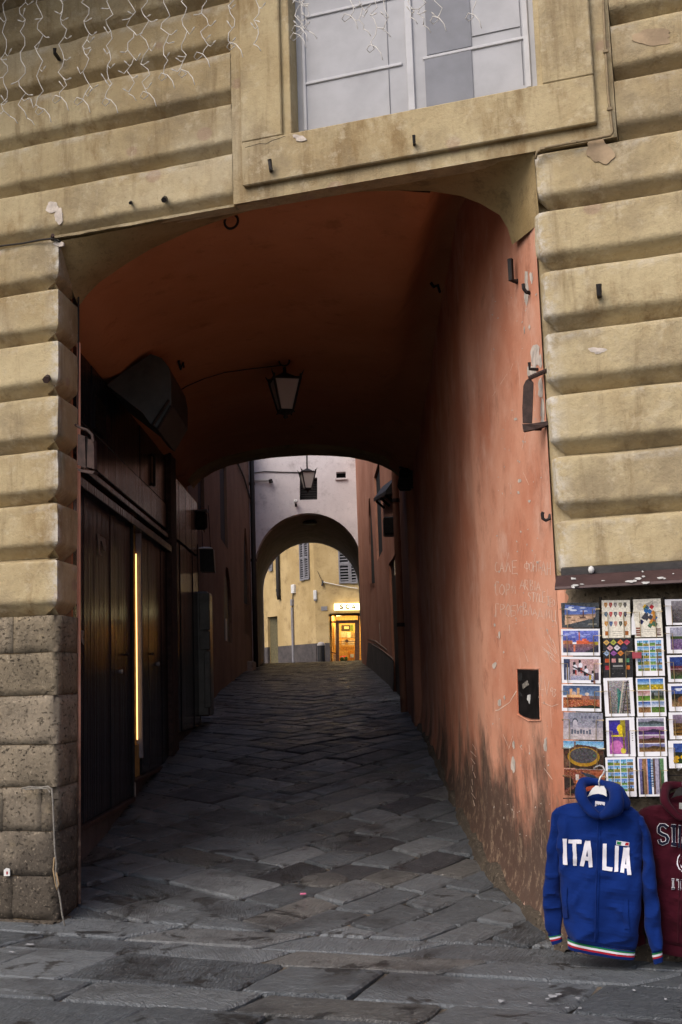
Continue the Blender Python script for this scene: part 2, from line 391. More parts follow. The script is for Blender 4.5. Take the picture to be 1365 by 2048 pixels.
# the lane: two fields of slanted rows that meet on a seam
A0 = F2(0, .13)
ANG = R(50); LX = Vector((math.cos(ANG), math.sin(ANG))); LY = Vector((-LX.y, LX.x)); LO = Vector((-.45, 2.0))
lane = []
vk = [-2.0]
while vk[-1] < 24: vk.append(vk[-1]+rng.uniform(.235, .335))
qk = [v*math.tan(ANG)+rng.uniform(-.05, .05) for v in vk]
def lq(q, v): return LO+LX*q+LY*v
for k in range(1, len(vk)-1):
    h0, h1 = vk[k], vk[k+1]; q = qk[k]; s0 = 0
    while q < qk[k]+6.5:                                   # rows that run up to the right
        L = rng.uniform(.32, .74); s1 = rng.uniform(-.07, .07); lane.append([lq(q, h0), lq(q+L, h0), lq(q+L+s1, h1), lq(q+s0, h1)]); q += L; s0 = s1
    v = vk[k]
    while v < vk[k]+6.5:                                   # rows that run up to the left
        L = rng.uniform(.32, .74); lane.append([lq(qk[k-1], v), lq(qk[k], v), lq(qk[k], v+L), lq(qk[k-1], v+L)]); v += L
lane = [clip(p, A0, Vector((NF.x, NF.y))) for p in lane]
lane = [p for p in lane if len(p) > 2 and area(p) > .012 and 4 < sum(q.y for q in p)/len(p) < 34.5]
def in_lane(c):
    if c.y < 7.2: return -2.0 < c.x < 1.25
    return -2.15 < c.x < 1.05
lane = [p for p in lane if in_lane(sum(p, Vector((0, 0)))/len(p))]
lane.sort(key=lambda p: sum(q.y for q in p)/len(p))
polys = polys[:front]
disc_c = atz(650, 1783, G(6.9)); disc_c = Vector((disc_c.x, disc_c.y))
vis = []
for p in polys:
    c = sum(p, Vector((0, 0)))/len(p)
    if c.y > 3.2 and abs(c.x) < .42*c.y+1.2: vis.append(p)
alls = vis+lane
near, far = alls[:292], alls[292:]
for p in near:
    c = sum(p, Vector((0, 0)))/len(p)
    if (c-disc_c).length < .16: continue
    MB().add(*stone_geo(p, rng)).build('paving_stone', M['paving'], pave)
mb = MB()
for p in far: mb.add(*stone_geo(p, rng))
tag(mb.build('far_paving', M['paving'], pave), kind='stuff')
ring = [disc_c+Vector((math.cos(a), math.sin(a)))*.17 for a in [2*math.pi*i/16 for i in range(16)]]
MB().add(*stone_geo(ring, rng, .004, .02)).build('paving_stone', M['paving'], pave)

# ================================================================== THE PALACE
pal = thing('palace', 'ochre stuccoed palace with banded courses and an arched passage through its ground floor', 'building')
D = .088
PV = [(0, 0), (.03, .12), (.20, .87), (.235, .965), (.27, 1), (.905, 1), (.935, .95), (.965, .60), (.985, .25), (1, 0)]
def prof(v):
    """depth of a band over its height: long sloping underside, flat face, short weathered top"""
    return D*float(np.interp(v, [p[0] for p in PV], [p[1] for p in PV]))
VS = [0, .03, .06, .09, .12, .15, .18, .20, .235, .27, .31, .38, .46, .54, .62, .70, .78, .86, .905, .935, .965, .985, 1]
def course(path, z0, z1, seed, corner=None):
    """sweep the band profile along a plan path (front line of the wall)"""
    pts = []
    for a, b in zip(path, path[1:]):
        k = max(1, int((b-a).length/.05)); pts += [a+(b-a)*(j/k) for j in range(k)]
    pts.append(path[-1]); rows = []; wear = []
    sharp = [c for c in path[1:-1]]
    for v in VS:
        r_ = []; wr = []
        for i, p in enumerate(pts):
            a = pts[max(i-1, 0)]; b = pts[min(i+1, len(pts)-1)]
            n1 = ((p-a) if i else (b-p)).normalized(); n2 = ((b-p) if i < len(pts)-1 else (p-a)).normalized()
            n1 = Vector((n1.y, -n1.x)); n2 = Vector((n2.y, -n2.x)); m = (n1+n2)/(1+n1.dot(n2)+1e-6)
            near = min([(p-c).length for c in sharp], default=9)
            d = D-prof(v)+(.006 if near < .001 else 0)
            q = Vector((p.x, p.y, 0))-Vector((m.x, m.y, 0))*d
            q.z = z0+(z1-z0)*v
            e = nz(q, 2.2, seed)*.007+nz(q, 7, seed)*.004+nz(q, 19, seed)*.0025+max(0, nz(q, 5, seed+2)-.25)*.03*(1 if v > .85 or near < .05 else 0)
            q -= Vector((m.x, m.y, 0))*e; q.z += nz(q, 1.6, seed+9)*.008*(1 if 0 < v < 1 else .4)
            r_.append(q); wr.append(max(0, 1-near/.07)*(.4+.6*(prof(v)/D)) + (.35 if .80 < v < .93 else 0)*(nz(q, 3, 4) > .1))
        rows.append(r_); wear += wr
    o = MB().grid(rows).build('rusticated_course', M['yellow'], pal, True, fix=False); o.data.set_sharp_from_angle(angle=R(27))
    at = o.data.attributes.new('wear', 'FLOAT', 'POINT'); at.data.foreach_set('value', wear)
    return o
ZB = [1.784, 2.121, 2.448, 2.768, 3.097, 3.430, 3.750, 4.065]
ZU = [4.065, 4.390, 4.698, 5.022, 5.335, 5.645, 5.96, 6.27]
def v2(p): return Vector((p[0], p[1]))
CORNER = F2(0, 0); RET = Vector((-1.615, 7.15)); JA = F2(2.89, 0)
JB = Vector((.895, 7.7)); JI = JA+(JB-JA).normalized()*.055
for i in range(7):
    course([F2(-1.6, 0), CORNER, RET], ZB[i], ZB[i+1], i*1.3)
    ur = (uz(*((1120, 1137), (1115, 1033), (1107, 905), (1100, 785), (1092, 661), (1083, 538), (1076, 418), (1069, 302))[i])[0])
    a = F2(ur+.004*math.sin(i*2.1), 0)
    course([a+(JB-JA).normalized()*.05, a, F2(4.6, 0)], ZB[i], ZB[i+1], 20+i*1.7)
UL = uz(466, 300)[0]; UR = uz(1226, 150)[0]
for i in range(7):
    course([F2(-2.2, 0), F2(UL-.004, 0)], ZU[i], ZU[i+1], 50+i)
    course([F2(UR+.004, 0), F2(4.6, 0)], ZU[i], ZU[i+1], 70+i)
# structural wall behind the bands
wb = MB()
wb.fbox(-9, -.20, .09, .30, 1.75, 4.06); wb.fbox(-9, -.20, .16, .30, -.2, 1.75)
wb.fbox(2.99, 9, .09, .60, 1.75, 4.06); wb.fbox(2.99, 9, .16, .60, -.2, 1.75)
wu0, wz0 = uz(600, 268, .10); wu1 = uz(1068, 168, .10)[0]
wb.fbox(-9, 9, .09, .125, 4.07, wz0-.02); wb.fbox(-9, wu0-.02, .09, .36, wz0-.02, 7); wb.fbox(wu1+.02, 9, .09, .36, wz0-.02, 7)
wb.fbox(-9, 9, .09, .36, 7, 7.6)
wb.build('wall', M['yellow'], pal)
rf = MB(); rf.fbox(-9.2, 9.2, -.35, .6, 7.6, 7.75); rf.abox(-9, 9, 6, 14.2, 5.9, 6.05); rf.build('roof', M['rust'], pal)  # unseen slab added to keep the passage dark, set low for lane light

# window in a plain stucco surround, its casement and panes painted on plaster
win = MB()
zb = 4.065
# outer flat band
zi = uz(490, 378)[1]; ui0 = uz(487, 200)[0]; ui1 = uz(1192, 200)[0]
win.fbox(UL, UR, -.004, .10, zb, zi); win.fbox(UL, ui0, -.004, .10, zi, 7); win.fbox(ui1, UR, -.004, .10, zi, 7)
win.build('outer_surround', M['yellow'], pal)
sur = MB()
uo0 = uz(566, 150)[0]; uo1 = uz(1083, 100)[0]; zs = uz(830, 225)[1]
sur.fbox(ui0, ui1, -.040, .09, zi, zs, .006); sur.fbox(ui0, uo0, -.041, .09, zs, 7, .006); sur.fbox(uo1, ui1, -.041, .09, zs, 7, .006)
so = sur.build('surround', M['yellow'], pal)
MB().fbox(uo0-.01, uo0+.05, -.015, .12, zs-.01, 7, .004).build('reveal', M['yellow'], pal); MB().fbox(uo1-.03, uo1+.01, -.015, .12, zs-.01, 7, .004).build('reveal', M['yellow'], pal)
wd = MB().fbox(wu0-.05, wu1+.05, .10, .16, wz0-.06, 7).build('window', M['paintgrey'], pal)
def wpx(x, y): return uz(x, y, .095)
def wbar(name, x0, y0, x1, y1, wpx_, tt, mat):
    a, za = wpx(x0, y0); b, zb_ = wpx(x1, y1); ww = wpx_*.0030
    m = MB()
    if abs(x1-x0) > abs(y1-y0): m.fbox(min(a, b), max(a, b), tt, .102, (za+zb_)/2-ww, (za+zb_)/2+ww, .003)
    else: m.fbox((a+b)/2-ww, (a+b)/2+ww, tt, .102, min(za, zb_), max(za, zb_)+1.4, .003)
    return m.build(name, mat, wd)
wbar('frame', 611, 262, 606, 0, 3.2, .088, M['paintline'])
wbar('frame', 824, 222, 817, 0, 6.5, .084, M['paintline'])
wbar('frame', 1057, 175, 1050, 0, 5, .088, M['paintline'])
wbar('muntin', 612, 165, 805, 130, 3, .090, M['paintline'])
wbar('muntin', 612, 30, 805, -5, 3, .090, M['paintline'])
wbar('muntin', 846, 115, 1052, 77, 3, .090, M['paintline'])
for x0, x1, y0, y1 in ((847, 944, -60, 92), (849, 949, 108, 214)):
    a, z1 = wpx(x0, y0); b, z0 = wpx(x1, y1); a2, zz = wpx(x0, y1)
    zlo = z0 if y1 < 150 else wz0-.04
    MB().fbox(a, b, .093, .104, zlo, z1-.02).build('pane', M['panegrey'], wd)
for x0, y0, x1, y1 in ((1046, 170, 1040, 0), (780, 230, 776, 80), (944, 70, 1040, 55)):
    wbar('painted_line', x0, y0, x1, y1, .7, .0935, M['paintdim'])

# splayed yellow soffit between the straight lintel and the arch
TA = .40
NEAR = [(158, 612), (175, 590), (200, 565), (250, 530), (300, 500), (380, 463), (470, 430), (560, 407), (650, 391), (730, 383), (800, 380), (860, 383), (920, 392), (960, 405), (1000, 430), (1016, 458), (1025, 490)]
LINT = [(118, 482), (135, 480), (158, 476), (215, 465), (290, 450), (380, 430), (470, 412), (560, 394), (650, 378), (740, 361), (820, 347), (900, 333), (975, 320), (1035, 310), (1068, 306), (1074, 380), (1080, 445)]
near3 = [fac(x, y, TA) for x, y in NEAR]; lint3 = [fac(x, y, .012) for x, y in LINT]
rows = []
for k in range(7):
    f = k/6; rows.append([a.lerp(b, f)+Vector((0, 0, (-.05 if i < 4 else .0)*math.sin(math.pi*f)))+Vector((0, 0, nz(a.lerp(b, f), 5)*.008)) for i, (a, b) in enumerate(zip(lint3, near3))])
MB().grid(rows).build('arch_soffit', M['arch'], pal, True)
# lintel edge strip, slightly chipped
le = MB().grid([[fp(UL*f, -.003+.002*nz((f*9, 0, 0), 3), 4.066) for f in [j/24 for j in range(-1, 25)]], [fp(UL*f, .0+.001*nz((f*9, 0, 2), 3), 4.052+.008*nz((f*22, 1, 0), 2)) for f in [j/24 for j in range(-1, 25)]], [fp(UL*f, .05, 4.052) for f in [j/24 for j in range(-1, 25)]]]).build('lintel_edge', M['yellow'], pal)

# vault of the passage
YE = 13.9
FAR = [(383, 968), (388, 960), (400, 948), (425, 933), (455, 921), (500, 911), (540, 905), (580, 902), (620, 900), (660, 901), (700, 904), (735, 911), (765, 921), (785, 931), (803, 946), (820, 964), (838, 990)]
far3 = [aty(x, y, YE) for x, y in FAR]
def shift(p, dx, dz): return p+Vector((dx, 0, dz))
fl_pt, fl_d, fl_n = vplane((.895, 7.7), (.85, 14.3))
SEAM = [fl_pt(x, y) for x, y in ((930, 392), (916, 440), (903, 500), (890, 562), (878, 640), (866, 715), (853, 790), (842, 850), (832, 905), (826, 945))]
SY = [p.y for p in SEAM]; SZ = [p.z for p in SEAM]
def seam_z(y): return float(np.interp(y, SY, SZ))
nz_r = near3[11].z
e0 = Vector((P0+NF*TA+UF*2.50).to_tuple()); e0.z = max(nz_r+.03, seam_z(7)-.02); e1 = P0+NF*TA+UF*3.05; e1.z = e0.z+.0
na = [shift(near3[0], -.45, -.10)]+near3[:12]+[near3[11].lerp(e0, .5)+ZV*.01, e0, e1]
ff = far3[:12]+[far3[12], far3[14], far3[15]]
fa = [shift(far3[0], -.30, -.10)]+ff
rows = []; n_ = len(na)
for k in range(41):
    f = k/40; r_ = [a.lerp(b, f)+Vector((0, 0, nz(a.lerp(b, f), 1.1)*.03+nz(a.lerp(b, f), 3.5)*.010)) for a, b in zip(na, fa)]
    y = r_[-1].y; xw = float(np.interp(y, [5.85, 7.7, 14.3], [1.083, .895, .85])); zz = seam_z(y); dz = zz-r_[-1].z
    r_[-1] = Vector((xw+.02, y, zz)); r_[-2] = Vector((r_[-2].x*.35+(xw-.10)*.65, r_[-2].y, zz+.015 if f > .1 else r_[-2].z)); r_[-3].z += dz*.55; r_[-4].z += dz*.25; r_[-5].z += dz*.1
    rows.append(r_+[Vector((xw+.25, y, zz-.02))])
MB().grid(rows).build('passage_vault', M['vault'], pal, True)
# rib at the far mouth of the passage
rib_o = [aty(x, y-13, YE-.02) for x, y in FAR]; rib_i = [aty(x, y+3, YE-.02) for x, y in FAR]
rm = MB(); rr = [[p+Vector((0, dy, 0)) for p in l] for l, dy in ((rib_o, -.30), (rib_i, -.30), (rib_i, .25), (rib_o, .25))]
rm.grid(rr); rm.build('arch_rib', M['arch'], pal, True)
# back wall of the palace over the far mouth
bk = [(-2.6, YE+.22, 4.3)]+[tuple(p+Vector((0, .22, .04))) for p in rib_i]+[(1.7, YE+.22, 3.4), (1.7, YE+.22, 5.9), (-2.6, YE+.22, 5.9)]
MB().holed(bk, [], (0, .1, 0)).build('rear_wall', M['brown_far'], pal)  # unseen wall, stopped low so more sky light reaches the lane
MB().grid([[(p.x, p.y, z) for p in (JA+v2(UF)*.14+v2(NF)*.088, JA+v2(UF)*.05+v2(NF)*.088, JA+(JB-JA).normalized()*.10+v2(UF)*.012, JA+(JB-JA).normalized()*.30+v2(UF)*.03)] for z in np.arange(1.79, 4.08, .15)]).build('jamb_edge', M['yellow'], pal); MB().grid([[(p.x, p.y, z) for p in (JA+v2(UF)*.14+v2(NF)*.05, JA+v2(UF)*.012+v2(NF)*.03, JA+(JB-JA).normalized()*.07, JA+(JB-JA).normalized()*.30+v2(UF)*.03)] for z in np.arange(-.1, 1.81, .1)]).build('jamb_edge', M['orange'], pal)
# right-hand passage wall: splayed jamb, then the long flank
JF = Vector((.85, 14.3))
jm = (JB-JA).normalized(); nrow = []
plan = []
for a, b in ((JA+jm*(.085), JB), (JB, JF)):
    k = int((b-a).length/.10); plan += [a+(b-a)*(j/k) for j in range(k)]
plan.append(JF)
zsr = [-.15, .05, .15, .25, .4, .6]+[.8+.2*i for i in range(21)]
JW = []
for z in zsr:
    r_ = []
    for p in plan:
        n = Vector((-1, 0)); flare = .05*max(0, 1-(z-G(p.y))/.35)**2
        e = nz((p.x, p.y, z), 1.3, 3)*.016+nz((p.x, p.y, z), 5, 5)*.004+flare
        dJ = abs((p-JB).length); e += .006*max(0, 1-dJ/.15)
        if (p-JA).length < .13: e = flare*.3
        r_.append((p.x-e, p.y, min(z, 4.02) if (p-P0.xy).dot(NF.xy) < .46 else z))
    JW.append(r_)
passage_right = MB().grid(JW).build('passage_wall', M['orange'], pal, True)
# left-hand passage wall (behind the shopfront) and the return of the pier
XL = -1.86
lw = MB(); lw.abox(XL-.3, XL, 7.2, 14.2, -.2, 4.6); lw.box((-1.85, 7.19, 2.4), (.19, 0, 0), (0, .02, 0), (0, 0, 2.6))
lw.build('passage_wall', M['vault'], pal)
MB().tube([(-1.612, 7.155, z) for z in np.arange(0.1, 3.6, .2)], .013, 6).build('plaster_edge', M['orange'], pal)
ft = MB(); rows = []
for p in plan[::1]:
    k = nz((p.x*3, p.y, 0), 3.1, 2); k2 = nz((p.x, p.y*2, 3), 7, 5); wdt = .035+.035*k+.02*k2; hgt = max(.012, .05+.07*k+.04*k2); g0 = G(p.y)
    rows.append([Vector((p.x+.03, p.y, g0+hgt)), Vector((p.x-.045-.3*max(0, wdt), p.y, g0+hgt*.85)), Vector((p.x-.05-wdt*.5, p.y, g0+hgt*.4)), Vector((p.x-.06-wdt*.7, p.y, g0-.01))])
tag(ft.grid(rows).build('mortar_footing', M['dark_stone'], pal, True), kind='stuff')
# pilaster at the end of the right-hand flank
pp, _, _ = vplane((.85, 8), (.85, 14))
MB().abox(.765, 1.1, 13.5, 14.25, .5, 4.6, .02).build('pilaster', M['orange_far'], pal)

# stone base of the left pier: L-shaped corner blocks and plain ones
def rough_block(path, z0, z1, seed, mat, thick=.16, amp=.007, n_u=.04, edge=.0055):
    pts = []
    for a, b in zip(path, path[1:]):
        k = max(2, int((b-a).length/n_u)); pts += [a+(b-a)*(j/k) for j in range(k)]
    pts.append(path[-1]); k = len(pts); nv = max(4, int((z1-z0)/.045)); rows = []
    L = sum((b-a).length for a, b in zip(path, path[1:]))
    def nrm(i):
        a = pts[max(i-1, 0)]; b = pts[min(i+1, k-1)]; d1 = ((pts[i]-a) if i else (b-pts[i])).normalized(); d2 = ((b-pts[i]) if i < k-1 else (pts[i]-a)).normalized()
        n1 = Vector((d1.y, -d1.x)); n2 = Vector((d2.y, -d2.x)); return (n1+n2)/(1+n1.dot(n2)+1e-6)
    corner = path[1] if len(path) > 2 else None
    for j in range(-1, nv+2):
        v = min(max(j/nv, 0), 1); r_ = []
        back = j < 0 or j > nv
        for i in range(-1, k+1):
            ii = min(max(i, 0), k-1); p = pts[ii]; n = nrm(ii); q = Vector((p.x, p.y, z0+(z1-z0)*v))
            if back or i < 0 or i >= k: q -= Vector((n.x, n.y, 0))*thick
            else:
                e = -amp*(.5+.9*nz(q, 4, seed)+.7*nz(q, 12, seed)+.4*nz(q, 30, seed))
                if j in (0, nv) or i in (0, k-1): e -= edge*(1+.8*nz(q, 9, seed))
                if corner is not None: e -= .014*max(0, 1-(p-corner).length/.05)*(1+nz(q, 6, seed))
                q += Vector((n.x, n.y, 0))*e
                q.z += (.002+.003*nz(q, 9, seed+3))*(1 if j == 0 else -1 if j == nv else 0)
            r_.append(q)
        rows.append(r_)
    o = MB().grid(rows).build('stone_block', mat, pal, True); return o
zj = [uz(100, y)[1] for y in (1862, 1842, 1754, 1664, 1575, 1489, 1390, 1304, 1231)]
zj[0] = -.1; zj[-1] = 1.779
vj = [[-1.5, -.62], [-1.5, -.36], [-1.5, -.40], [-1.5, -.50, -.125], [-1.5, -.40], [-1.5, -.9], [-1.5, -.42], [-1.5, -.36]]
vj = [[-1.5], [-1.5, -.30], [-1.5], [-1.5, -.37, -.11], [-1.5, -.42], [-1.5], [-1.5, -.44], [-1.5, -.31]]
RB = Vector((-1.605, 7.14))
for i in range(8):
    off = .05 if i == 0 else .0
    c0 = F2(.035 if i == 0 else .0, -off)
    us = vj[i]
    for j, u in enumerate(us):
        last = j == len(us)-1
        path = [F2(u, -off), c0, RB+Vector((off, 0))] if last else [F2(u, -off), F2(us[j+1], -off)]
        rough_block(path, zj[i], zj[i+1], i*3.1+j, M['stone'])
mo = MB(); mo.fbox(-1.6, -.05, .018, .15, -.1, 1.775); mo.box(((CORNER.x+RB.x)/2-.10, 7.03, .83), (.055, 0, 0), (.0, .11, 0), (0, 0, .93)); mo.build('mortar', M['mortar'], pal)
# stone base of the right pier, mostly behind the shop display
zr = [-.1, .10, .42, .75, 1.05, 1.38, 1.66, 1.779]
for i in range(7):
    us = [2.905, 3.45+.2*(i % 2), 4.6] if i else [3.05, 3.7, 4.6]
    for j in range(2):
        rough_block([F2(us[j], .02 if i else -.03), F2(us[j+1], .02 if i else -.03)], zr[i], zr[i+1], 40+i*2+j, M['dark_stone'], .1, .016)
MB().fbox(2.905, 4.6, .05, .14, -.1, 1.775).build('mortar', M['mortar'], pal)

rp2 = random.Random(4)
def fblob(cx, cy, rx, ry, t, n=34):
    out = []
    for i in range(n):
        a = 2*math.pi*i/n; k = 1+.16*math.sin(2*a+cx)+.10*math.sin(3*a+cy)+.06*math.sin(7*a+cx*2)+rp2.uniform(-.05, .05); out.append(fac(cx+rx*k*math.cos(a), cy+ry*k*math.sin(a), t))
    return out
m_rep = simple('brown repair mortar', (.33, .245, .155), .95, 0, .25, 9, .5)
for cx, cy, rx, ry in ((1200, 302, 27, 25), (1305, 74, 44, 15)):
    MB().prism(fblob(cx, cy, rx, ry, -.004 if cy < 590 else -.003), NF*.012).build('repair_patch', m_rep, pal)
for cx, cy, rx, ry in ((602, 277, 12, 5), (592, 272, 6, 4), (105, 415, 14, 10), (118, 432, 9, 14), (1195, 700, 16, 6), (1196, 705, 6, 3), (118, 488, 12, 4)):
    MB().prism(fblob(cx, cy, rx, ry, -.046 if 590 < cx < 610 else -.003, 28), NF*.012).build('chipped_plaster', M['lime'], pal)
MB().tube([fac(x, y, -.0405) for x, y in ((491, 295), (505, 291), (520, 287), (532, 288), (545, 281), (558, 277), (571, 272))], .0014, 4).build('crack', M['cable'], pal)
# bare lime where the orange coat has flaked off the jamb, scratched letters
jp, jd, jn = vplane(JA, JB)
bvh_j = BVHTree.FromPolygons([tuple(v.co) for v in passage_right.data.vertices], [tuple(p.vertices) for p in passage_right.data.polygons])
def onto(bvh, x, y, lift):
    d = ray(x, y).normalized(); h = bvh.ray_cast(EYE, d)
    if h[0] is None: return None
    n = h[1] if h[1].dot(d) < 0 else -h[1]
    return h[0]+n*lift
def patch(pts, lift=.0025):
    q = [onto(bvh_j, x, y, lift) for x, y in pts]
    q = [p for p in q if p]
    return q
def blob(cx, cy, rx, ry, n, rg, ang=0):
    out = []
    for i in range(n):
        a = 2*math.pi*i/n; r_ = rg.uniform(.55, 1.15); x, y = rx*r_*math.cos(a), ry*r_*math.sin(a)
        out.append((cx+x*math.cos(ang)-y*math.sin(ang), cy+x*math.sin(ang)+y*math.cos(ang)))
    return out
rg = random.Random(5); pm = MB()
for cx, cy, rx, ry in ((1054, 575, 5, 34), (1064, 556, 4, 14), (1060, 655, 2, 6), (1071, 705, 12, 26), (1066, 742, 14, 16), (1083, 722, 10, 14), (1084, 778, 8, 22), (1087, 815, 5, 30), (1086, 842, 4, 8), (1050, 660, 1.5, 9),
                       (1033, 838, 4, 3), (990, 1330, 5, 7), (1000, 1405, 4, 8), (1028, 1490, 3, 9), (1028, 1530, 5, 16), (1092, 1490, 4, 14), (1010, 1395, 2, 5), (1040, 962, 5, 5), (1038, 985, 3, 4), (1060, 1002, 3, 3), (990, 1250, 2, 4), (1000, 1270, 2, 9)):
    q = patch(blob(cx, cy, rx, ry, 12, rg))
    if len(q) > 4:
        c = sum(q, Vector())/len(q); pm.add(q+[c], [(i, (i+1) % len(q), len(q)) for i in range(len(q))])
for i in range(120):
    cx = rg.uniform(985, 1118); cy = rg.uniform(560, 1700); q = patch(blob(cx, cy, rg.uniform(.5, 2.0), rg.uniform(.7, 3.4), 6, rg, rg.uniform(-.6, .6)))
    if len(q) == 6: pm.add(q, [(0, 1, 2, 3, 4, 5)])
tag(pm.build('bare_plaster', M['lime'], pal), kind='stuff')
STROKE = {
 'C': [[(1, .1), (.4, 0), (0, .35), (0, .75), (.45, 1), (1, .9)]], 'A': [[(0, 1), (.5, 0), (1, 1)], [(.2, .65), (.85, .65)]], 'L': [[(.2, 0), (.1, 1), (1, .95)]], 'Λ': [[(0, 1), (.5, 0), (1, 1)]],
 'E': [[(.9, 0), (.1, .05), (.1, 1), (1, .95)], [(.1, .5), (.75, .5)]], 'Φ': [[(.5, 0), (.5, 1.1)], [(.5, .2), (.05, .3), (.05, .65), (.5, .75), (.95, .65), (.95, .3), (.5, .2)]],
 'O': [[(.5, 0), (.05, .35), (.1, .8), (.55, 1), (.95, .65), (.85, .2), (.5, 0)]], 'H': [[(.1, 0), (.1, 1)], [(.9, 0), (.9, 1)], [(.1, .5), (.9, .5)]], 'T': [[(0, .05), (1, 0)], [(.5, 0), (.5, 1)]],
 'P': [[(.1, 1), (.1, 0), (.8, .05), (.95, .3), (.7, .5), (.1, .55)]], 'И': [[(.1, 0), (.1, 1), (.9, 0), (.9, 1)]], 'R': [[(.1, 1), (.1, 0), (.85, .1), (.8, .4), (.1, .5), (.9, 1)]],
 'B': [[(.1, 1), (.1, 0), (.8, .1), (.7, .4), (.1, .5), (.9, .65), (.8, .95), (.1, 1)]], 'I': [[(.5, 0), (.5, 1)]], 'S': [[(.95, .1), (.3, 0), (.1, .3), (.85, .6), (.8, .95), (.05, .95)]], 'Y': [[(0, 0), (.5, .5), (1, 0)], [(.5, .5), (.4, 1)]],
 'Г': [[(.15, 1), (.15, 0), (1, .03)]], 'Б': [[(.95, 0), (.1, .05), (.1, 1), (.9, .85), (.8, .5), (.1, .48)]], 'Д': [[(0, 1.1), (.1, .85), (.9, .85), (1, 1.1)], [(.2, .85), (.5, 0), (.8, .85)]],
 'Ц': [[(.1, 0), (.1, .9), (.8, .9), (.8, 0)], [(.8, .9), (1, 1.2)]], 'V': [[(0, 0), (.45, 1), (.9, 0)]], '9': [[(.9, .4), (.3, .5), (.1, .2), (.5, 0), (.9, .2), (.8, 1)]], '3': [[(.1, .05), (.9, .1), (.4, .45), (.9, .75), (.1, 1)]]}
GR = [('C', 135, 160, 530, 615), ('A', 175, 210, 530, 615), ('Λ', 225, 265, 530, 615), ('E', 275, 325, 515, 630), ('Φ', 385, 425, 520, 610), ('O', 425, 455, 530, 610), ('H', 455, 490, 520, 610), ('T', 490, 525, 520, 610), ('A', 530, 565, 520, 640), ('H', 575, 610, 530, 640), ('A', 620, 660, 570, 650),
 ('C', 135, 160, 690, 815), ('O', 170, 215, 720, 810), ('P', 225, 260, 715, 815), ('И', 275, 310, 735, 800), ('A', 345, 385, 680, 760), ('R', 385, 420, 680, 770), ('B', 430, 460, 680, 770), ('I', 470, 480, 690, 770), ('A', 485, 520, 700, 775),
 ('S', 415, 440, 790, 860), ('T', 445, 475, 790, 870), ('Y', 480, 500, 795, 870), ('L', 510, 535, 800, 870), ('E', 535, 565, 780, 875), ('T', 570, 610, 820, 890), ('E', 600, 625, 840, 910), ('O', 625, 645, 850, 900),
 ('Г', 135, 165, 885, 1000), ('P', 175, 215, 890, 970), ('O', 225, 265, 890, 995), ('Б', 265, 315, 900, 995), ('И', 320, 355, 890, 970), ('B', 370, 405, 870, 985), ('Λ', 415, 450, 890, 985), ('A', 455, 490, 930, 985), ('Д', 495, 545, 920, 1005), ('И', 570, 605, 930, 1010), ('Ц', 615, 660, 940, 1040),
 ('L', 520, 550, 1500, 1620), ('V', 555, 600, 1540, 1670), ('9', 605, 630, 1600, 1670), ('3', 632, 655, 1610, 1680)]
gm = MB()
def scratch(pts, w=1.0):
    """a shallow scratched line: a thin ridge strip on the wall"""
    q = []
    for a, b in zip(pts, pts[1:]):
        k = max(1, int(math.hypot(b[0]-a[0], b[1]-a[1])/9)); q += [(a[0]+(b[0]-a[0])*j/k, a[1]+(b[1]-a[1])*j/k) for j in range(k)]
    q.append(pts[-1]); l = []; r_ = []
    for i, p in enumerate(q):
        a = q[max(0, i-1)]; b = q[min(len(q)-1, i+1)]; dx, dy = b[0]-a[0], b[1]-a[1]; n = math.hypot(dx, dy) or 1; ww = w*rg.uniform(.45, 1.1)
        x, y = p[0]+rg.uniform(-.25, .25), p[1]+rg.uniform(-.25, .25)
        a_ = onto(bvh_j, x-dy/n*ww*.5, y+dx/n*ww*.5, .0018); b_ = onto(bvh_j, x+dy/n*ww*.5, y-dx/n*ww*.5, .0018)
        if a_ is None or b_ is None: return
        l.append(a_); r_.append(b_)
    if len(l) > 1: gm.grid([l, r_])
for ch, x0, x1, y0, y1 in GR:
    for st in STROKE[ch]: scratch([(960+.2343*(x0+(x1-x0)*a), 1000+.2343*(y0+(y1-y0)*b)) for a, b in st], 1.25)
for i in range(14):
    x, y = rg.uniform(1088, 1112), rg.uniform(1278, 1335); a = rg.choice((.9, -1.0, 1.2, .6)); L = rg.uniform(14, 34); scratch([(x-L*.4*math.cos(a), y-L*.5*abs(math.sin(a))), (x+L*.4*math.cos(a), y+L*.5*abs(math.sin(a)))], .8)
for i in range(26):
    x, y = rg.uniform(985, 1105), rg.uniform(700, 1720); a = rg.gauss(1.45, .35); L = rg.uniform(8, 34); scratch([(x, y), (x+L*math.cos(a), y+L*math.sin(a))], rg.uniform(.5, 1.0))
scratch([(1035, 1380), (1020, 1405), (998, 1420), (992, 1421)], 2.0); scratch([(1085, 1405), (1105, 1413), (1118, 1408)], .9)
for k in range(9): scratch([(945+rg.uniform(-3, 3), 1488+k*14), (950+rg.uniform(-4, 6), 1488+k*14+12)], 1.0)
tag(gm.build('scratched_lettering', M['scratch'], pal), kind='stuff')

# ================================================================== SHOPFRONT ON THE LEFT OF THE PASSAGE
shop = thing('shuttered_shopfront', 'dark sheet metal shopfront along the left of the passage with one lit slot', 'shopfront')
XS = XL+.07
def sx(x, y, X=XS): return atx(x, y, X)
def spanel(name, pts, depth=.05, mat=None, X=XS, parent=None, bev=None):
    q = [sx(x, y, X) for x, y in pts]
    return MB().prism(q, (-depth, 0, 0)).build(name, mat or M['metal'], parent or shop)
def yz(x, y, X=XS): p = sx(x, y, X); return p.y, p.z
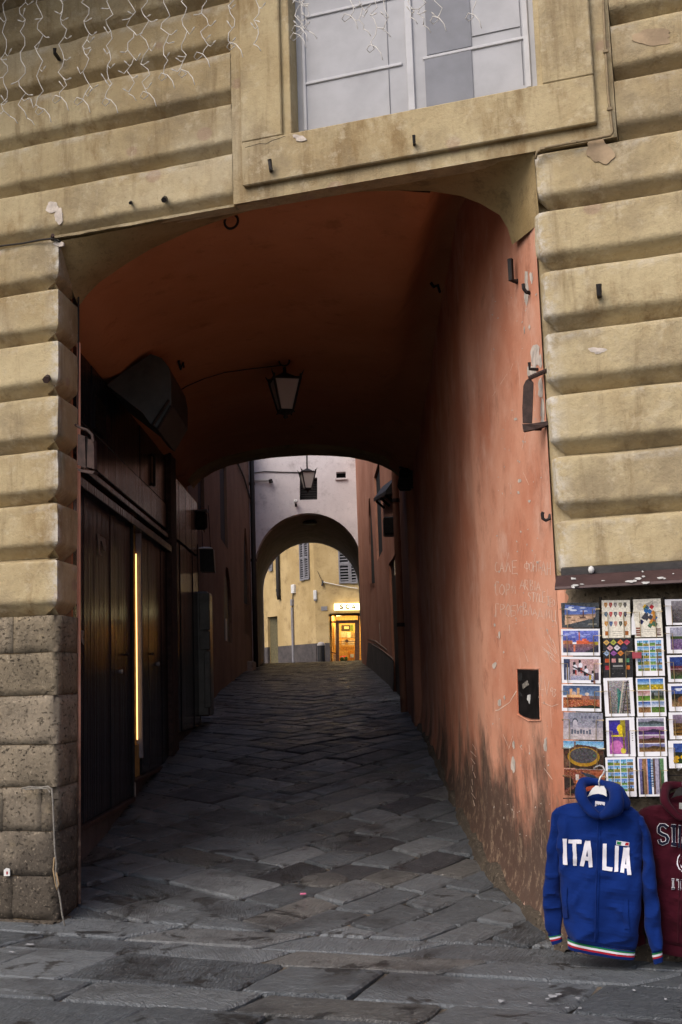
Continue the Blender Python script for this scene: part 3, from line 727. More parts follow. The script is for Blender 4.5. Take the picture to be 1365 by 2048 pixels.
# doors built from vertical boards
y_a = yz(159, 1650)[0]; y_b = yz(267, 1580)[0]; y_c = yz(285, 1550)[0]; y_d = yz(338, 1522)[0]
zt = yz(200, 980)[1]; zb1 = yz(210, 1625)[1]; zb2 = yz(300, 1543)[1]
y_0 = 7.35
def boards(name, y0, y1, z0, z1, n, X=XS, mat=None):
    root = None
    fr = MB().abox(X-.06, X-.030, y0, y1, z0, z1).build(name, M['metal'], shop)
    for k in range(n):
        a = y0+(y1-y0)*k/n+.002; b = y0+(y1-y0)*(k+1)/n-.002; j = .002*math.sin(k*2.3)
        MB().abox(X-.029, X+j, a, b, z0+.004, z1-.004, .003).build('board', mat or M['metal'], fr)
    return fr
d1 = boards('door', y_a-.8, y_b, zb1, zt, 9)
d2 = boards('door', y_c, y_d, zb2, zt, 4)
for (ya, yb, zz) in ((y_0, y_b, zb1), (y_b, y_d, zb2)):
    MB().abox(XS-.05, XS+.02, ya, yb, zz-.035, zz-.002, .004).build('threshold', M['rust'], shop)
    MB().abox(XS-.055, XS-.03, ya, yb, -.1, zz-.036).build('plinth', M['dado'], shop)
MB().abox(XS-.03, XS+.015, y_b-.015, y_b+.01, zb1, zt, .003).build('door_edge', M['plate'], shop)
MB().abox(XS-.03, XS+.017, y_b-.012, y_b+.012, zb1+.0, zb1+.12, .003).build('bracket', M['white'], shop)
# lit slot
z_lt = yz(277, 1062)[1]; z_lb = yz(277, 1490)[1]
mb = MB(); mb.abox(XS-.30, XS-.28, y_b, y_c+.2, zb2, zt); mb.abox(XS-.28, XS-.031, y_c-.012, y_c, zb2, zt); mb.abox(XS-.28, XS-.02, y_b, y_c-.012, zb2, z_lb)
slot = mb.build('display_slot', simple('straw yellow lining', (.40, .27, .09), .7), shop)
mb = MB(); mb.abox(XS-.04, XS+.012, y_c-.035, y_c, z_lb-.12, z_lt+.05, .004); mb.build('slot_frame', M['shutter'], slot)
MB().tube([(XS-.03, y_c-.062, z_lb+.04), (XS-.03, y_c-.062, yz(280, 1108)[1])], .0055, 6).build('light_strip', emit('warm strip light', (1.0, .54, .18), 2.4), slot)
for z, s_, m_ in ((z_lb+.36, .05, simple('red orange packet', (.5, .07, .02))), (z_lb+.06, .04, simple('orange packet', (.5, .20, .03)))):
    MB().box((XS-.13, (y_b+y_c)/2-.02, z), (.05, 0, 0), (0, s_, 0), (0, 0, s_), .01).build('packet', m_, slot)
# lintel strips, fascia boards and panels above
def strip(name, a, b, hh, dep=.04, mat=None, X=XS):
    pa, pb = sx(*a, X), sx(*b, X); zz = (pa.z+pb.z)/2
    return MB().abox(X-.05, X+dep, 7.3, pb.y, zz-hh/2, zz+hh/2, .006).build(name, mat or M['metal'], shop)
strip('lintel', (240, 1018), (337, 1110), .07, .05); strip('lintel', (240, 990), (338, 1085), .05, .03)
za = (yz(158, 703)[1]+yz(300, 872)[1])/2; zl = (yz(240, 985)[1]+yz(330, 1075)[1])/2
y_e = yz(345, 930)[0]; y_f = yz(398, 1300)[0]
n = 5
for k in range(n):
    a = y_0+(y_e-y_0)*k/n; b = y_0+(y_e-y_0)*(k+1)/n
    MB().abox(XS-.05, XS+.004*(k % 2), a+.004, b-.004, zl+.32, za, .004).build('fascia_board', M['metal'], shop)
MB().abox(XS-.05, XS+.012, y_0, y_e, zl+.05, zl+.31, .006).build('fascia_board', M['metal'], shop)
# vent grille
q = [yz(186, 775), yz(207, 880)]; va, vb = q[0][0], q[1][0]; vz1, vz0 = yz(186, 775)[1]-.05, yz(207, 888)[1]+.04
vg = MB().abox(XS+.003, XS+.014, va, vb, vz0, vz1).build('vent', M['black'], shop)
for k in range(12):
    z = vz0+(vz1-vz0)*(k+.5)/12; MB().abox(XS+.014, XS+.022, va, vb, z-.008, z+.004).build('slat', M['iron'], vg)
# pilaster and tall end panels
y_p = yz(347, 1300)[0]
MB().abox(XS-.06, XS+.05, y_d+.01, y_p, .2, zl+.9, .01).build('pilaster', M['rust'], shop)
for k in range(4):
    a = y_p+(y_f-y_p)*k/4+.01; b = y_p+(y_f-y_p)*(k+1)/4-.01
    MB().abox(XS-.06, XS+.008*(k % 2), a, b, .86, zl+.02, .006).build('tall_panel', M['metal'], shop)
    MB().abox(XS-.06, XS+.003, a, b, zl+.05, zl+.72, .006).build('fascia_board', M['metal'], shop)
MB().abox(XS-.06, XS-.02, y_d, y_f, .3, .85).build('plinth', M['dado'], shop)
MB().abox(XS-.06, XS+.012, y_f, y_f+.05, .6, zl+.2, .006).build('end_post', M['plate'], shop)
# handles, bolts, torn stickers
def knob(x, y, r=.012):
    p = sx(x, y); return MB().lathe([(r, 0), (r, .012), (r*1.3, .014), (r*1.2, .026), (0, .028)], p, 10, Vector((1, 0, 0)))
steel = simple('worn steel', (.45, .45, .46), .35, .8, .1, 30, 0)
for x, y, r in ((239, 1343, .014), (252, 1309, .010), (314, 1328, .016), (302, 1308, .009)): knob(x, y, r).build('lock', steel if r > .012 else M['iron'], shop, True)
for x0, y0, x1, y1, l, c, pts in ((195, 1067, 213, 1112, 'torn', 'white', [(195, 1067), (199, 1068), (200, 1072), (206, 1074), (211, 1078), (213, 1095), (212, 1102), (208, 1099), (204, 1082), (201, 1082), (200, 1100), (206, 1112), (198, 1108)]),
                          (162, 1260, 169, 1290, 'torn', 'white', [(163, 1260), (169, 1262), (167, 1275), (169, 1284), (168, 1290), (163, 1283)])):
    s_ = spanel('torn_sticker', pts, .0005, M['rope'], XS+.005)
    s_.parent = d1
# round-shouldered extractor duct that rises over the fascia
duct = thing('extractor_duct', 'dark grey extractor duct rising from the shopfront fascia into the vault', 'duct')
YD = 8.82
dp = [aty(x, y, YD) for x, y in ((214, 770), (258, 736), (302, 708), (324, 716), (338, 734), (343, 760), (343, 807), (314, 856), (300, 846), (286, 826))]
dp = [Vector((max(p.x, -3), p.y, p.z)) for p in dp]
MB().prism(dp, (0, .95, 0)).build('duct_body', simple('galvanised dark duct', (.055, .055, .05), .5, .3, .2, 8, .2), duct)
for a, b in (((343, 812), (316, 858)), ((338, 800), (305, 850))):
    MB().tube([aty(*a, YD-.02), aty(*b, YD-.02)], .012, 6).build('flange', M['plate'], duct)
# small hanging blade sign on the fascia
bl = thing('blade_sign', 'small brown blade sign in a black frame fixed high on the shopfront fascia', 'sign')
q = [aty(x, y, 11.0) for x, y in ((294, 905), (309, 912), (309, 972), (294, 958))]
MB().prism(q, (0, .02, 0)).build('sign_board', simple('brown sign board', (.16, .09, .05)), bl)
for i in range(4): MB().tube([q[i]+Vector((0, .01, 0)), q[(i+1) % 4]+Vector((0, .01, 0))], .016, 4).build('frame', M['iron'], bl)
MB().tube([q[0]+Vector((0, .01, 0)), q[0]+Vector((-.02, .01, .38))], .012, 5).build('bracket', M['iron'], bl)

# ================================================================== THE LANE BEYOND: side buildings, bridge house, ochre corner house
def quad(a, b, z0, z1): return [(a[0], a[1], z0), (b[0], b[1], z0), (b[0], b[1], z1), (a[0], a[1], z1)]
def arched(pts_w, pt, x0, x1, ytop, ybot, k=7, pointed=0):
    """opening loop from picture measures on a wall plane: semicircular head"""
    L0 = pt(x0, ybot); L1 = pt(x1, ybot); T = pt((x0+x1)/2, ytop); h = T.z; w_ = (L1-L0).length/2; d = (L1-L0).normalized(); m = (L0+L1)/2; zb_ = min(L0.z, L1.z); sp = h-w_*(1+pointed)
    out = [Vector((L0.x, L0.y, zb_)), Vector((L1.x, L1.y, zb_))]
    for i in range(k+1):
        a = math.pi*i/k; out.append(Vector((m.x, m.y, 0))+d*(w_*math.cos(a))+Vector((0, 0, sp+w_*(1+pointed)*math.sin(a))))
    return out
def rect(pt, x0, x1, ytop, ybot):
    L0 = pt(x0, ybot); L1 = pt(x1, ybot); z1 = pt((x0+x1)/2, ytop).z; z0 = pt((x0+x1)/2, ybot).z
    return [Vector((L0.x, L0.y, z0)), Vector((L1.x, L1.y, z0)), Vector((L1.x, L1.y, z1)), Vector((L0.x, L0.y, z1))]
# --- left side
LA, LB = (XL, 14.0), (-2.27, 29.0)
lp, ldv, lnv = vplane(LA, LB)
lh = thing('lane_house', 'brown plastered house along the left side of the lane with tall dark arched openings', 'building')
ho = [rect(lp, 397, 410, 940, 1057), rect(lp, 442, 456, 915, 1088), arched(None, lp, 449, 465, 1135, 1280), arched(None, lp, 489, 501, 1062, 1264, 9, 1.2)]
out = quad(LA, LB, .3, 7.0)
ext = lnv*.35 if lnv.x < 0 else -lnv*.35
MB().holed(out, ho, ext).build('wall', M['brown_far'], lh)
for i, h in enumerate(ho):
    h2 = [p+ext*.14 for p in h]; wi = MB().prism(h2, ext*.2).build('window', M['black'] if i != 2 else simple('dark shutter', (.02, .017, .015)), lh)
    if i == 2:
        c = (h2[0]+h2[1])/2; MB().box(c-ext*.03+Vector((0, 0, (h2[2].z-c.z)*.5)), ldv*.03, ext*.05, Vector((0, 0, (h2[2].z-c.z)*.55))).build('frame', M['lampglass'], wi)
MB().prism([Vector((LA[0]-3, LA[1]+.4, 7)), Vector((LB[0]-3, LB[1], 7)), Vector((LB[0]+.05, LB[1], 7)), Vector((LA[0]+.05, LA[1]+.4, 7))], (0, 0, .15)).build('roof', M['rust'], lh)
for x0, x1, y0, y1 in ((493, 503, 1332, 1356),):
    p = lp(498, 1356); MB().box(p+Vector((.06, 0, .12)), (.08, 0, 0), (0, .5, 0), (0, 0, .25), .02).build('brick_plinth', M['soffit'], lh)
# --- right side
RA, RBp = (.80, 14.25), (.41, 29.0)
rp, rdv, rnv = vplane(RA, RBp)
rh = thing('orange_house', 'faded orange house along the right of the lane with slit windows', 'building')
door_h = rect(rp, 788, 806, 1098, 1400)
ho = [arched(None, rp, 740, 751, 970, 1172, 9, 1.5), rect(rp, 754, 766, 915, 1112), door_h]
ext = rnv*.4 if rnv.x > 0 else -rnv*.4
MB().holed(quad(RA, RBp, .4, 7.0), ho, ext).build('wall', M['orange_far'], rh)
for i, h in enumerate(ho):
    h2 = [p+ext*.10 for p in h]
    o = MB().prism(h2, ext*.2).build('window' if i < 2 else 'door', M['black'] if i < 2 else simple('dark door', (.018, .012, .010)), rh)
MB().prism([p-ext*.02 for p in rect(rp, 791, 800, 1114, 1146)], ext*.05).build('fanlight', simple('pale glass', (.40, .40, .43), .2), rh)
MB().prism([Vector((RA[0]+3, RA[1], 7)), Vector((RBp[0]+3, RBp[1], 7)), Vector((RBp[0]-.05, RBp[1], 7)), Vector((RA[0]-.05, RA[1], 7))], (0, 0, .15)).build('roof', M['rust'], rh)
pl = MB(); q = [rp(736, 1277), rp(742, 1268), rp(786, 1322)]
pl.prism([rp(733, 1335), rp(737, 1285), rp(752, 1288), rp(788, 1322), rp(788, 1404), rp(760, 1368)], -ext*.012); pl.build('plinth', M['dado'], rh)
for pts in (((737, 1278), (752, 1282), (775, 1300)), ((745, 1288), (765, 1300), (788, 1318)), ((760, 1245), (762, 1290))):
    MB().tube([rp(*p)-ext*.015 for p in pts], .009, 4).build('scratched_line', M['soffit'], rh)
# canopy over the doorway
cn = thing('door_canopy', 'small dark sloping canopy on the right wall of the lane', 'canopy')
c0 = rp(767, 1000)-ext*.01; c1 = rp(795, 985)-ext*.01
mb = MB(); mb.prism([c0, c0+Vector((-.15, 0, -.02)), c0+Vector((-.15, 0, .03)), c0+Vector((0, 0, .22))], c1-c0 if (c1-c0).length < 5 else (0, -3, 0)); mb.build('canopy_slab', M['iron'], cn)
for f in (.1, .5, .9): MB().tube([c0.lerp(c1, f)+Vector((-.13, 0, -.02)), c0.lerp(c1, f)+Vector((.0, 0, -.14))], .02, 5).build('strut', M['iron'], cn)
# rain pipes
dn = thing('rain_pipe', 'painted rain pipe beside the doorway on the right of the lane', 'pipe')
pts = [rp(800, 960), rp(802, 1070), rp(806, 1200), rp(810, 1340), rp(812, 1422)]
off = -ext.normalized()*.06
MB().tube([Vector((pts[0].x, pts[0].y, z))+off for z in (pts[-1].z, 2.2, 3.2, 4.4, 6, 6.95)], .045, 10).build('pipe', M['orange_far'], dn, True)
for z in (2.0, 3.6): MB().lathe([(.052, 0), (.052, .05)], Vector((pts[0].x, pts[0].y, z))+off, 10).build('bracket', M['rust'], dn)
dn = thing('rain_pipe', 'dark rain pipe in the corner between the left house and the lilac bridge house', 'pipe')
MB().tube([(-2.17, 28.7, z) for z in (1.7, 4, 6, 7.6)], .06, 10).build('pipe', M['iron'], dn, True)
for z in (4.3, 6.2): MB().lathe([(.075, 0), (.075, .07)], (-2.17, 28.7, z), 10).build('bracket', M['iron'], dn)
# wall lamp box, grilled lantern bracket
gl = thing('grille_bracket', 'black iron grille box bracketed to the right wall at the far mouth of the passage', 'bracket')
q = [aty(x, y, 13.45) for x, y in ((795, 972), (798, 955), (808, 915), (816, 901), (827, 910), (828, 965), (822, 980), (800, 981))]
MB().prism(q, (0, .05, 0)).build('back_plate', M['iron'], gl)
for k in range(6):
    a = aty(798+k*.5, 925+k*10, 13.42); b = aty(828, 925+k*10, 13.42); MB().tube([a, b], .012, 4).build('bar', M['plate'], gl)
MB().tube([aty(810, 945, 13.40)+Vector((.05*math.cos(a), 0, .05*math.sin(a))) for a in [i*math.pi/8 for i in range(17)]], .012, 5).build('ring', M['plate'], gl)
wl = thing('wall_lamp', 'little black box lamp on the right wall of the lane above the doorway', 'lamp')
p = rp(797, 1053)-ext.normalized()*.10
MB().box(p, (.10, 0, 0), (0, .16, 0), (0, 0, .12), .02).build('lamp_body', M['iron'], wl); MB().tube([p+Vector((.08, 0, .05)), p+Vector((.22, 0, .05))], .02, 6).build('arm', M['iron'], wl)
# black projecting box sign and floodlight on the left
bs = thing('box_sign', 'black projecting box sign hung on two cords from the left wall of the lane', 'sign')
YB = 15.0
q = [aty(x, y, YB) for x, y in ((399, 1098), (427, 1098), (430, 1144), (401, 1143))]
MB().prism(q, (0, .16, 0)).build('sign_box', simple('black plastic', (.012, .013, .014), .4), bs)
MB().prism([q[0]+Vector((-.02, 0, .003)), q[1]+Vector((-.01, 0, .003)), q[1]+Vector((-.06, .17, .035)), q[0]+Vector((.02, .17, .035))], (0, 0, .012)).build('sign_cap', M['white'], bs)
for f in (.2, .75): a = q[0].lerp(q[1], f)+Vector((0, .08, .03)); MB().tube([a, a+Vector((-.02, 0, .55))], .006, 4).build('cord', M['cable'], bs)
fl = thing('floodlight', 'black floodlight with a pale top on the left wall above the box sign', 'lamp')
p = aty(402, 1042, 14.6)
mb = MB().box(p, (.085, 0, 0), (0, .06, 0), (0, 0, .11), .03); mb.build('lamp_body', M['iron'], fl); MB().box(p+Vector((0, 0, .125)), (.09, 0, 0), (0, .07, 0), (0, 0, .012)).build('visor', M['shutter'], fl)
MB().tube([p, p+Vector((-.25, 0, .03))], .02, 5).build('arm', M['iron'], fl)
cb = thing('meter_cabinet', 'grey metal meter cabinet with two doors standing against the left wall of the lane', 'cabinet')
ya = 14.35; q = [aty(x, y, ya) for x, y in ((400, 1178), (418, 1186), (421, 1192), (421, 1300), (422, 1413), (408, 1417), (400, 1300))]
grey = simple('grey cabinet paint', (.10, .095, .085), .32, .3, .2, 10, .15)
zc = [aty(410, y, ya).z for y in (1416, 1300, 1250, 1182)]
x0, x1 = aty(398, 1300, ya).x, aty(421, 1300, ya).x
MB().abox(x0-.1, x1-.02, ya+.02, ya+.5, zc[0]-.1, zc[3], .02).build('cabinet_body', grey, cb)
MB().abox(x0+.01, x1, ya, ya+.018, zc[1]+.24, zc[3]-.02, .008).build('cabinet_door', grey, cb)
MB().abox(x0+.01, x1, ya, ya+.018, zc[1]-.0, zc[1]+.225, .008).build('cabinet_door', grey, cb)
MB().abox(x0+.06, x1, ya, ya+.018, zc[0], zc[1]-.015, .008).build('cabinet_door', grey, cb)

# --- lilac house bridging the lane
br = thing('bridge_house', 'grey lilac house bridging the lane on a round arch', 'building')
YW, YV = 29.0, 35.0
def arc(Y, cx, r, cy, n=24, foot=None):
    c = aty(cx, cy, Y); rr = r*(aty(cx+100, cy, Y)-c).length/100
    return [c+Vector((-rr*math.cos(math.pi*i/n), 0, rr*math.sin(math.pi*i/n))) for i in range(n+1)]
fa_ = arc(YW, 617.5, 107, 1132); ba_ = arc(YV, 622.5, 96, 1180)
fl_, fr_ = fa_[0], fa_[-1]
outl = [Vector((-3.4, YW, 1.2)), Vector((fl_.x, YW, 1.2))]+fa_+[Vector((fr_.x, YW, 1.2)), Vector((2.0, YW, 1.2)), Vector((2.0, YW, 7.9)), Vector((-3.4, YW, 7.9))]
gq = [aty(x, y, YW) for x, y in ((600, 1000), (635, 999), (635, 955), (600, 956))]; vq = [aty(x, y, YW) for x, y in ((673, 957), (692, 956), (692, 943), (673, 944))]
MB().holed(outl, [gq, vq], (0, .35, 0)).build('wall', M['lilac'], br)
wi = MB().prism([p+Vector((0, .2, 0)) for p in gq], (0, .05, 0)).build('window', M['black'], br)
for k in range(9):
    z = gq[0].z+(gq[2].z-gq[0].z)*(k+.5)/9; MB().tube([(gq[0].x, YW+.08, z), (gq[1].x, YW+.08, z)], .010, 4).build('grille_bar', M['iron'], wi)
MB().prism([p+Vector((0, .25, 0)) for p in vq], (0, .05, 0)).build('vent', M['black'], br)
MB().box((vq[0]+vq[1])/2+Vector((0, -.02, -.02)), ((vq[1].x-vq[0].x)/2+.03, 0, 0), (0, .04, 0), (0, 0, .02)).build('sill', M['lilac'], br)
rows = []
for k in range(13):
    f = k/12; l0 = [Vector((fl_.x, YW, 1.2))]+fa_+[Vector((fr_.x, YW, 1.2))]; l1 = [Vector((ba_[0].x, YV, 1.2))]+ba_+[Vector((ba_[-1].x, YV, 1.2))]
    rows.append([a.lerp(b, f)+Vector((nz(a.lerp(b, f), 2)*.03, 0, nz(a.lerp(b, f), 2, 7)*.03)) for a, b in zip(l0, l1)])
MB().grid(rows).build('arch_soffit', M['soffit'], br, True)
outb = [Vector((-4.5, YV, 1.2)), Vector((ba_[0].x, YV, 1.2))]+ba_+[Vector((ba_[-1].x, YV, 1.2)), Vector((4, YV, 1.2)), Vector((4, YV, 7.9)), Vector((-4.5, YV, 7.9))]
MB().holed(outb, [], (0, .12, 0)).build('rear_wall', M['lilac'], br)
MB().abox(-4.4, 3.9, YW-.3, YV+.4, 7.9, 8.05).build('roof', M['rust'], br)
p = aty(620, 1049, 30.2); MB().lathe([(.0, 0), (.17, .01), (.19, .05), (.15, .09)], p, 16).build('ceiling_lamp', M['iron'], br, True)
pp_ = thing('wall_pipe', 'short horizontal steel pipe end on the left of the lilac wall', 'pipe')
MB().tube([aty(505, 961, YW-.08), aty(538, 961, YW-.08), aty(543, 961, YW-.08)], .03, 8).build('pipe', M['lampglass'], pp_); MB().tube([aty(541, 959, YW-.09), aty(543, 966, YW-.09)], .05, 8).build('elbow', M['iron'], pp_)
o = MB().tube([aty(506, 960, YW-.02), aty(508, 946, YW-.02), aty(530, 943, YW-.02), aty(560, 944, YW-.02), aty(602, 945, YW-.02)], .012, 5).build('lamp_cable', M['cable'], None); tag(o, 'thin dark cable running across the lilac wall to the lantern', 'cable')
gb = thing('globe_lamp', 'small round white bulb lamp under the barred window of the lilac wall', 'lamp')
p = aty(592, 1003, YW-.14); MB().lathe([(0, -.06), (.045, -.04), (.06, 0), (.045, .04), (0, .06)], p, 12).build('bulb', M['white'], gb, True); MB().tube([p+Vector((0, .01, -.06)), p+Vector((0, .14, -.09))], .03, 6).build('holder', M['iron'], gb)
o = MB().tube([lp(472, 923)-lnv*0+Vector((.03, 0, 0)), lp(484, 955)+Vector((.05, 0, 0)), lp(494, 985)+Vector((.04, 0, 0)), lp(505, 1013)+Vector((.03, 0, 0))], .022, 5).build('wall_cable', M['cable'], None); tag(o, 'thick black cable drooping along the left house towards the lilac wall', 'cable')

# --- ochre corner house with the lit shop
oc = thing('corner_house', 'ochre plastered corner house with grey shutters facing the end of the lane', 'building')
CX = aty(634, 1322, 42); CXY = (CX.x, 42.0)
R2 = (CX.x+6.0, 41.2); L2 = (CX.x-6.4, 51.5)
op, od, on_ = vplane(CXY, R2); qp, qd, qn = vplane(L2, CXY)
ein = Vector((-od.y, od.x, 0)); ein = ein if ein.y > 0 else -ein
din = Vector((-qd.y, qd.x, 0)); din = din if din.y > 0 else -din
sh_h = rect(op, 661, 760, 1226, 1340)
dq = rect(qp, 537.5, 557.5, 1233, 1330)
MB().holed(quad(CXY, R2, .8, 12), [sh_h], ein*.4).build('wall', M['ochre'], oc)
MB().holed(quad(L2, CXY, .8, 12), [dq], din*.4).build('wall', M['ochre'], oc)
MB().prism([p+din*.3 for p in dq], din*.05).build('doorway', M['black'], oc)
MB().prism([dq[0]+din*.1, dq[0].lerp(dq[1], .55)+din*.25, dq[3].lerp(dq[2], .55)+din*.25, dq[3]+din*.1], din*.03).build('door', simple('dull olive door', (.10, .085, .04)), oc)
MB().prism([Vector((*R2, 12)), Vector((*CXY, 12)), Vector((*L2, 12)), Vector((R2[0], L2[1], 12))], (0, 0, .2)).build('roof', M['rust'], oc)
zd = op(650, 1286).z
for pt, d, inn, xa, xb in ((op, od, ein, 634, 660.5), (qp, qd, din, 558, 634), (qp, qd, din, 515, 537)):
    a, b = pt(xa, 1300), pt(xb, 1300); a.z = b.z = .9
    MB().prism([a-inn*.04, b-inn*.04, Vector((b.x, b.y, zd))-inn*.03, Vector((a.x, a.y, zd))-inn*.03], inn*.10).build('dado', M['dado'], oc)
def shutter(pt, inn, x0, x1, ytop_l, ybot_l, ybot_r, nsl, extra):
    a, b = pt(x0, ybot_l), pt(x1, ybot_r); zb_ = (a.z+b.z)/2; zt_ = pt((x0+x1)/2, ytop_l).z+extra; d = Vector((b.x-a.x, b.y-a.y, 0)); W = d.length; d.normalize(); o_ = Vector((a.x, a.y, 0))-inn*.04
    mid = zb_+(zt_-zb_)*(.26 if extra < .4 else .36)
    s_ = MB(); e = .05
    s_.box(o_+d*e/2+ZV*(zb_+zt_)/2, d*e/2, inn*.03, ZV*(zt_-zb_)/2); s_.box(o_+d*(W-e/2)+ZV*(zb_+zt_)/2, d*e/2, inn*.03, ZV*(zt_-zb_)/2)
    for z in (zb_+e/2, mid, zt_-e/2): s_.box(o_+d*W/2+ZV*z, d*W/2, inn*.028, ZV*e*.7)
    so_ = s_.build('shutter', M['shutter'], oc)
    MB().box(o_+d*W/2+inn*.03+ZV*(zb_+zt_)/2, d*W/2, inn*.004, ZV*(zt_-zb_)/2).build('shade', M['black'], so_)
    for k in range(nsl):
        z = zb_+.06+(zt_-zb_-.12)*(k+.5)/nsl; MB().box(o_+d*W/2+ZV*z, d*(W/2-e), inn*.018+ZV*.016, ZV*.006-inn*.004).build('slat', M['shutter'], so_)
    return so_
shutter(qp, din, 603, 611.5, 1085, 1161.5, 1160, 26, .9); shutter(qp, din, 611.8, 621, 1085, 1160, 1157, 26, .9)
shutter(op, ein, 679, 701, 1100, 1166, 1166.5, 17, .7); shutter(op, ein, 701.6, 716, 1100, 1166.5, 1167, 17, .7)
shutter(qp, din, 541, 547, 1115, 1143, 1141, 14, .5)
# shop: sign, frame, door, glass, goods
ls = thing('lit_shop', 'brightly lit yellow shop with a glass door in the ochre corner house', 'shop')
sg_y = -ein*.16
sq = [op(x, y)+sg_y for x, y in ((670, 1221), (780, 1219), (780, 1206), (670, 1208))]
sb = MB().prism(sq, ein*.12).build('light_box', emit('lit sign face', (1.0, .84, .44), 2.4), ls)
MB().prism([op(x, y)-ein*.02 for x, y in ((660, 1226), (780, 1225), (780, 1201), (660, 1204))], ein*.03).build('fascia', M['ochre'], ls)
def letter(ch, x0, x1, y0, y1):
    m = MB()
    for st in STROKE[ch]:
        m.tube([op(x0+(x1-x0)*a, y0+(y1-y0)*b)+sg_y-ein*.01 for a, b in st], .026, 4)
    return m.build('letter', M['dado'], sb)
STROKE['S'] = [[(.95, .12), (.5, 0), (.1, .2), (.3, .45), (.75, .6), (.9, .82), (.5, 1), (.05, .9)]]
STROKE['C'] = [[(.95, .15), (.5, 0), (.1, .3), (.1, .7), (.5, 1), (.95, .85)]]
STROKE['A'] = [[(.05, 1), (.5, 0), (.95, 1)], [(.22, .68), (.8, .68)]]
for ch, x in (('S', 681), ('C', 693), ('A', 705)): letter(ch, x, x+7.5, 1210.0, 1218.0)
ins = 1.6
a, b = sh_h[0]+ein*.35, sh_h[1]+ein*.35; zt_ = sh_h[2].z+.1
iw = MB(); a0 = Vector((a.x, a.y, .9)); b0 = Vector((b.x, b.y, .9))
iw.prism([a0+ein*ins, b0+ein*ins, Vector((b.x, b.y, zt_))+ein*ins, Vector((a.x, a.y, zt_))+ein*ins], ein*.05)
iw.prism([a0, a0+ein*ins, Vector((a.x, a.y, zt_))+ein*ins, Vector((a.x, a.y, zt_))], -od*.05); iw.prism([b0, b0+ein*ins, Vector((b.x, b.y, zt_))+ein*ins, Vector((b.x, b.y, zt_))], od*.05)
iw.build('interior_wall', simple('warm shop wall', (.55, .33, .09)), ls)
MB().prism([a0+ZV*.85, b0+ZV*.85, b0+ein*ins+ZV*.85, a0+ein*ins+ZV*.85], -ZV*.05).build('shop_floor', M['wood'], ls)
MB().prism([Vector((a.x, a.y, zt_)), Vector((b.x, b.y, zt_)), Vector((b.x, b.y, zt_))+ein*ins, Vector((a.x, a.y, zt_))+ein*ins], ZV*.05).build('shop_ceiling', M['white'], ls)
for f in (.12, .3, .5):
    p = Vector((a.x, a.y, zt_-.08)).lerp(Vector((b.x, b.y, zt_-.08)), f)+ein*.6; MB().box(p, od*.10, ein*.35, ZV*.03).build('ceiling_lamp', emit('shop lamp', (1.0, .74, .34), 22), ls)
def shp(x, y, dep): return on(x, y, Vector((*CXY, 0))+ein*dep, ein)
goods = [(683, 1250, 700, 1262, (.03, .02, .01)), (689, 1253, 698, 1258, (.5, .4, .2)), (701, 1250, 706, 1262, (.10, .16, .02)), (682, 1263, 693, 1275, (.55, .45, .30)), (694, 1264, 702, 1276, (.75, .70, .5)), (703, 1266, 709, 1276, (.45, .30, .12)),
         (684, 1279, 690, 1290, (.6, .5, .35)), (697, 1280, 708, 1290, (.7, .6, .4)), (682, 1293, 709, 1301, (.60, .28, .04)), (696, 1302, 709, 1322, (.62, .26, .03)), (701, 1308, 708, 1315, (.7, .65, .5)), (664, 1246, 668, 1306, (.60, .34, .10)), (663, 1308, 674, 1330, (.62, .50, .36)), (670, 1250, 674, 1290, (.70, .70, .55))]
for i, (x0, y0, x1, y1, c) in enumerate(goods):
    q = [shp(x, y, 1.2-.03*i) for x, y in ((x0, y1), (x1, y1), (x1, y0), (x0, y0))]
    MB().prism(q, ein*.12).build('display_goods', simple('goods colour', c, .6), ls)
fr = MB()
def sbar(m, x0, y0, x1, y1, w_, dep=.28, th=.05):
    p, q = shp(x0, y0, dep), shp(x1, y1, dep); d = (q-p); n_ = od if abs(d.z) > .3 else ZV; m.box((p+q)/2, d/2, n_*w_, ein*th/2)
df = MB()
for x in (675.5, 713.5): sbar(df, x, 1243, x, 1330, .055)
sbar(df, 673, 1244, 716, 1243, .055)
dfo = df.build('door_frame', M['wood'], ls)
for s_ in ((662.5, 1229, 662.5, 1330, .03), (673, 1230, 673, 1243, .02), (711, 1230, 711, 1243, .02), (718, 1228, 718, 1330, .03), (660, 1229, 760, 1228, .05), (660, 1244, 673, 1244, .03), (663, 1305, 674, 1307, .02)):
    m = MB(); sbar(m, *s_); m.build('frame', M['wood'], ls)
for y in (1276, 1283.5, 1288): m = MB(); sbar(m, 677, y, 713, y-.3, .008, .24, .02); m.build('push_bar', M['iron'], dfo)
MB().lathe([(0, 0), (.062, 0), (.062, .03), (0, .03)], shp(694, 1282, .22), 14, ein).build('handle', M['wood'], dfo)
gm_ = NT('shop glass'); gm_.b.inputs['Transmission Weight'].default_value = 1.0; gm_.b.inputs['IOR'].default_value = 1.08
M['glass'] = gm_.end((.95, .95, .9), .02)
MB().prism([shp(x, y, .30) for x, y in ((677, 1330), (713, 1330), (713, 1246), (677, 1246))], ein*.008).build('door_pane', M['glass'], dfo)
fp_ = thing('flower_pot', 'pot plant with red flowers behind the glass of the lit shop door', 'plant')
c = shp(688, 1319, .5)
MB().lathe([(.10, -.32), (.14, -.05), (.15, -.04)], c, 12).build('pot', M['rust'], fp_)
m1, m2 = MB(), MB(); rg2 = random.Random(3)
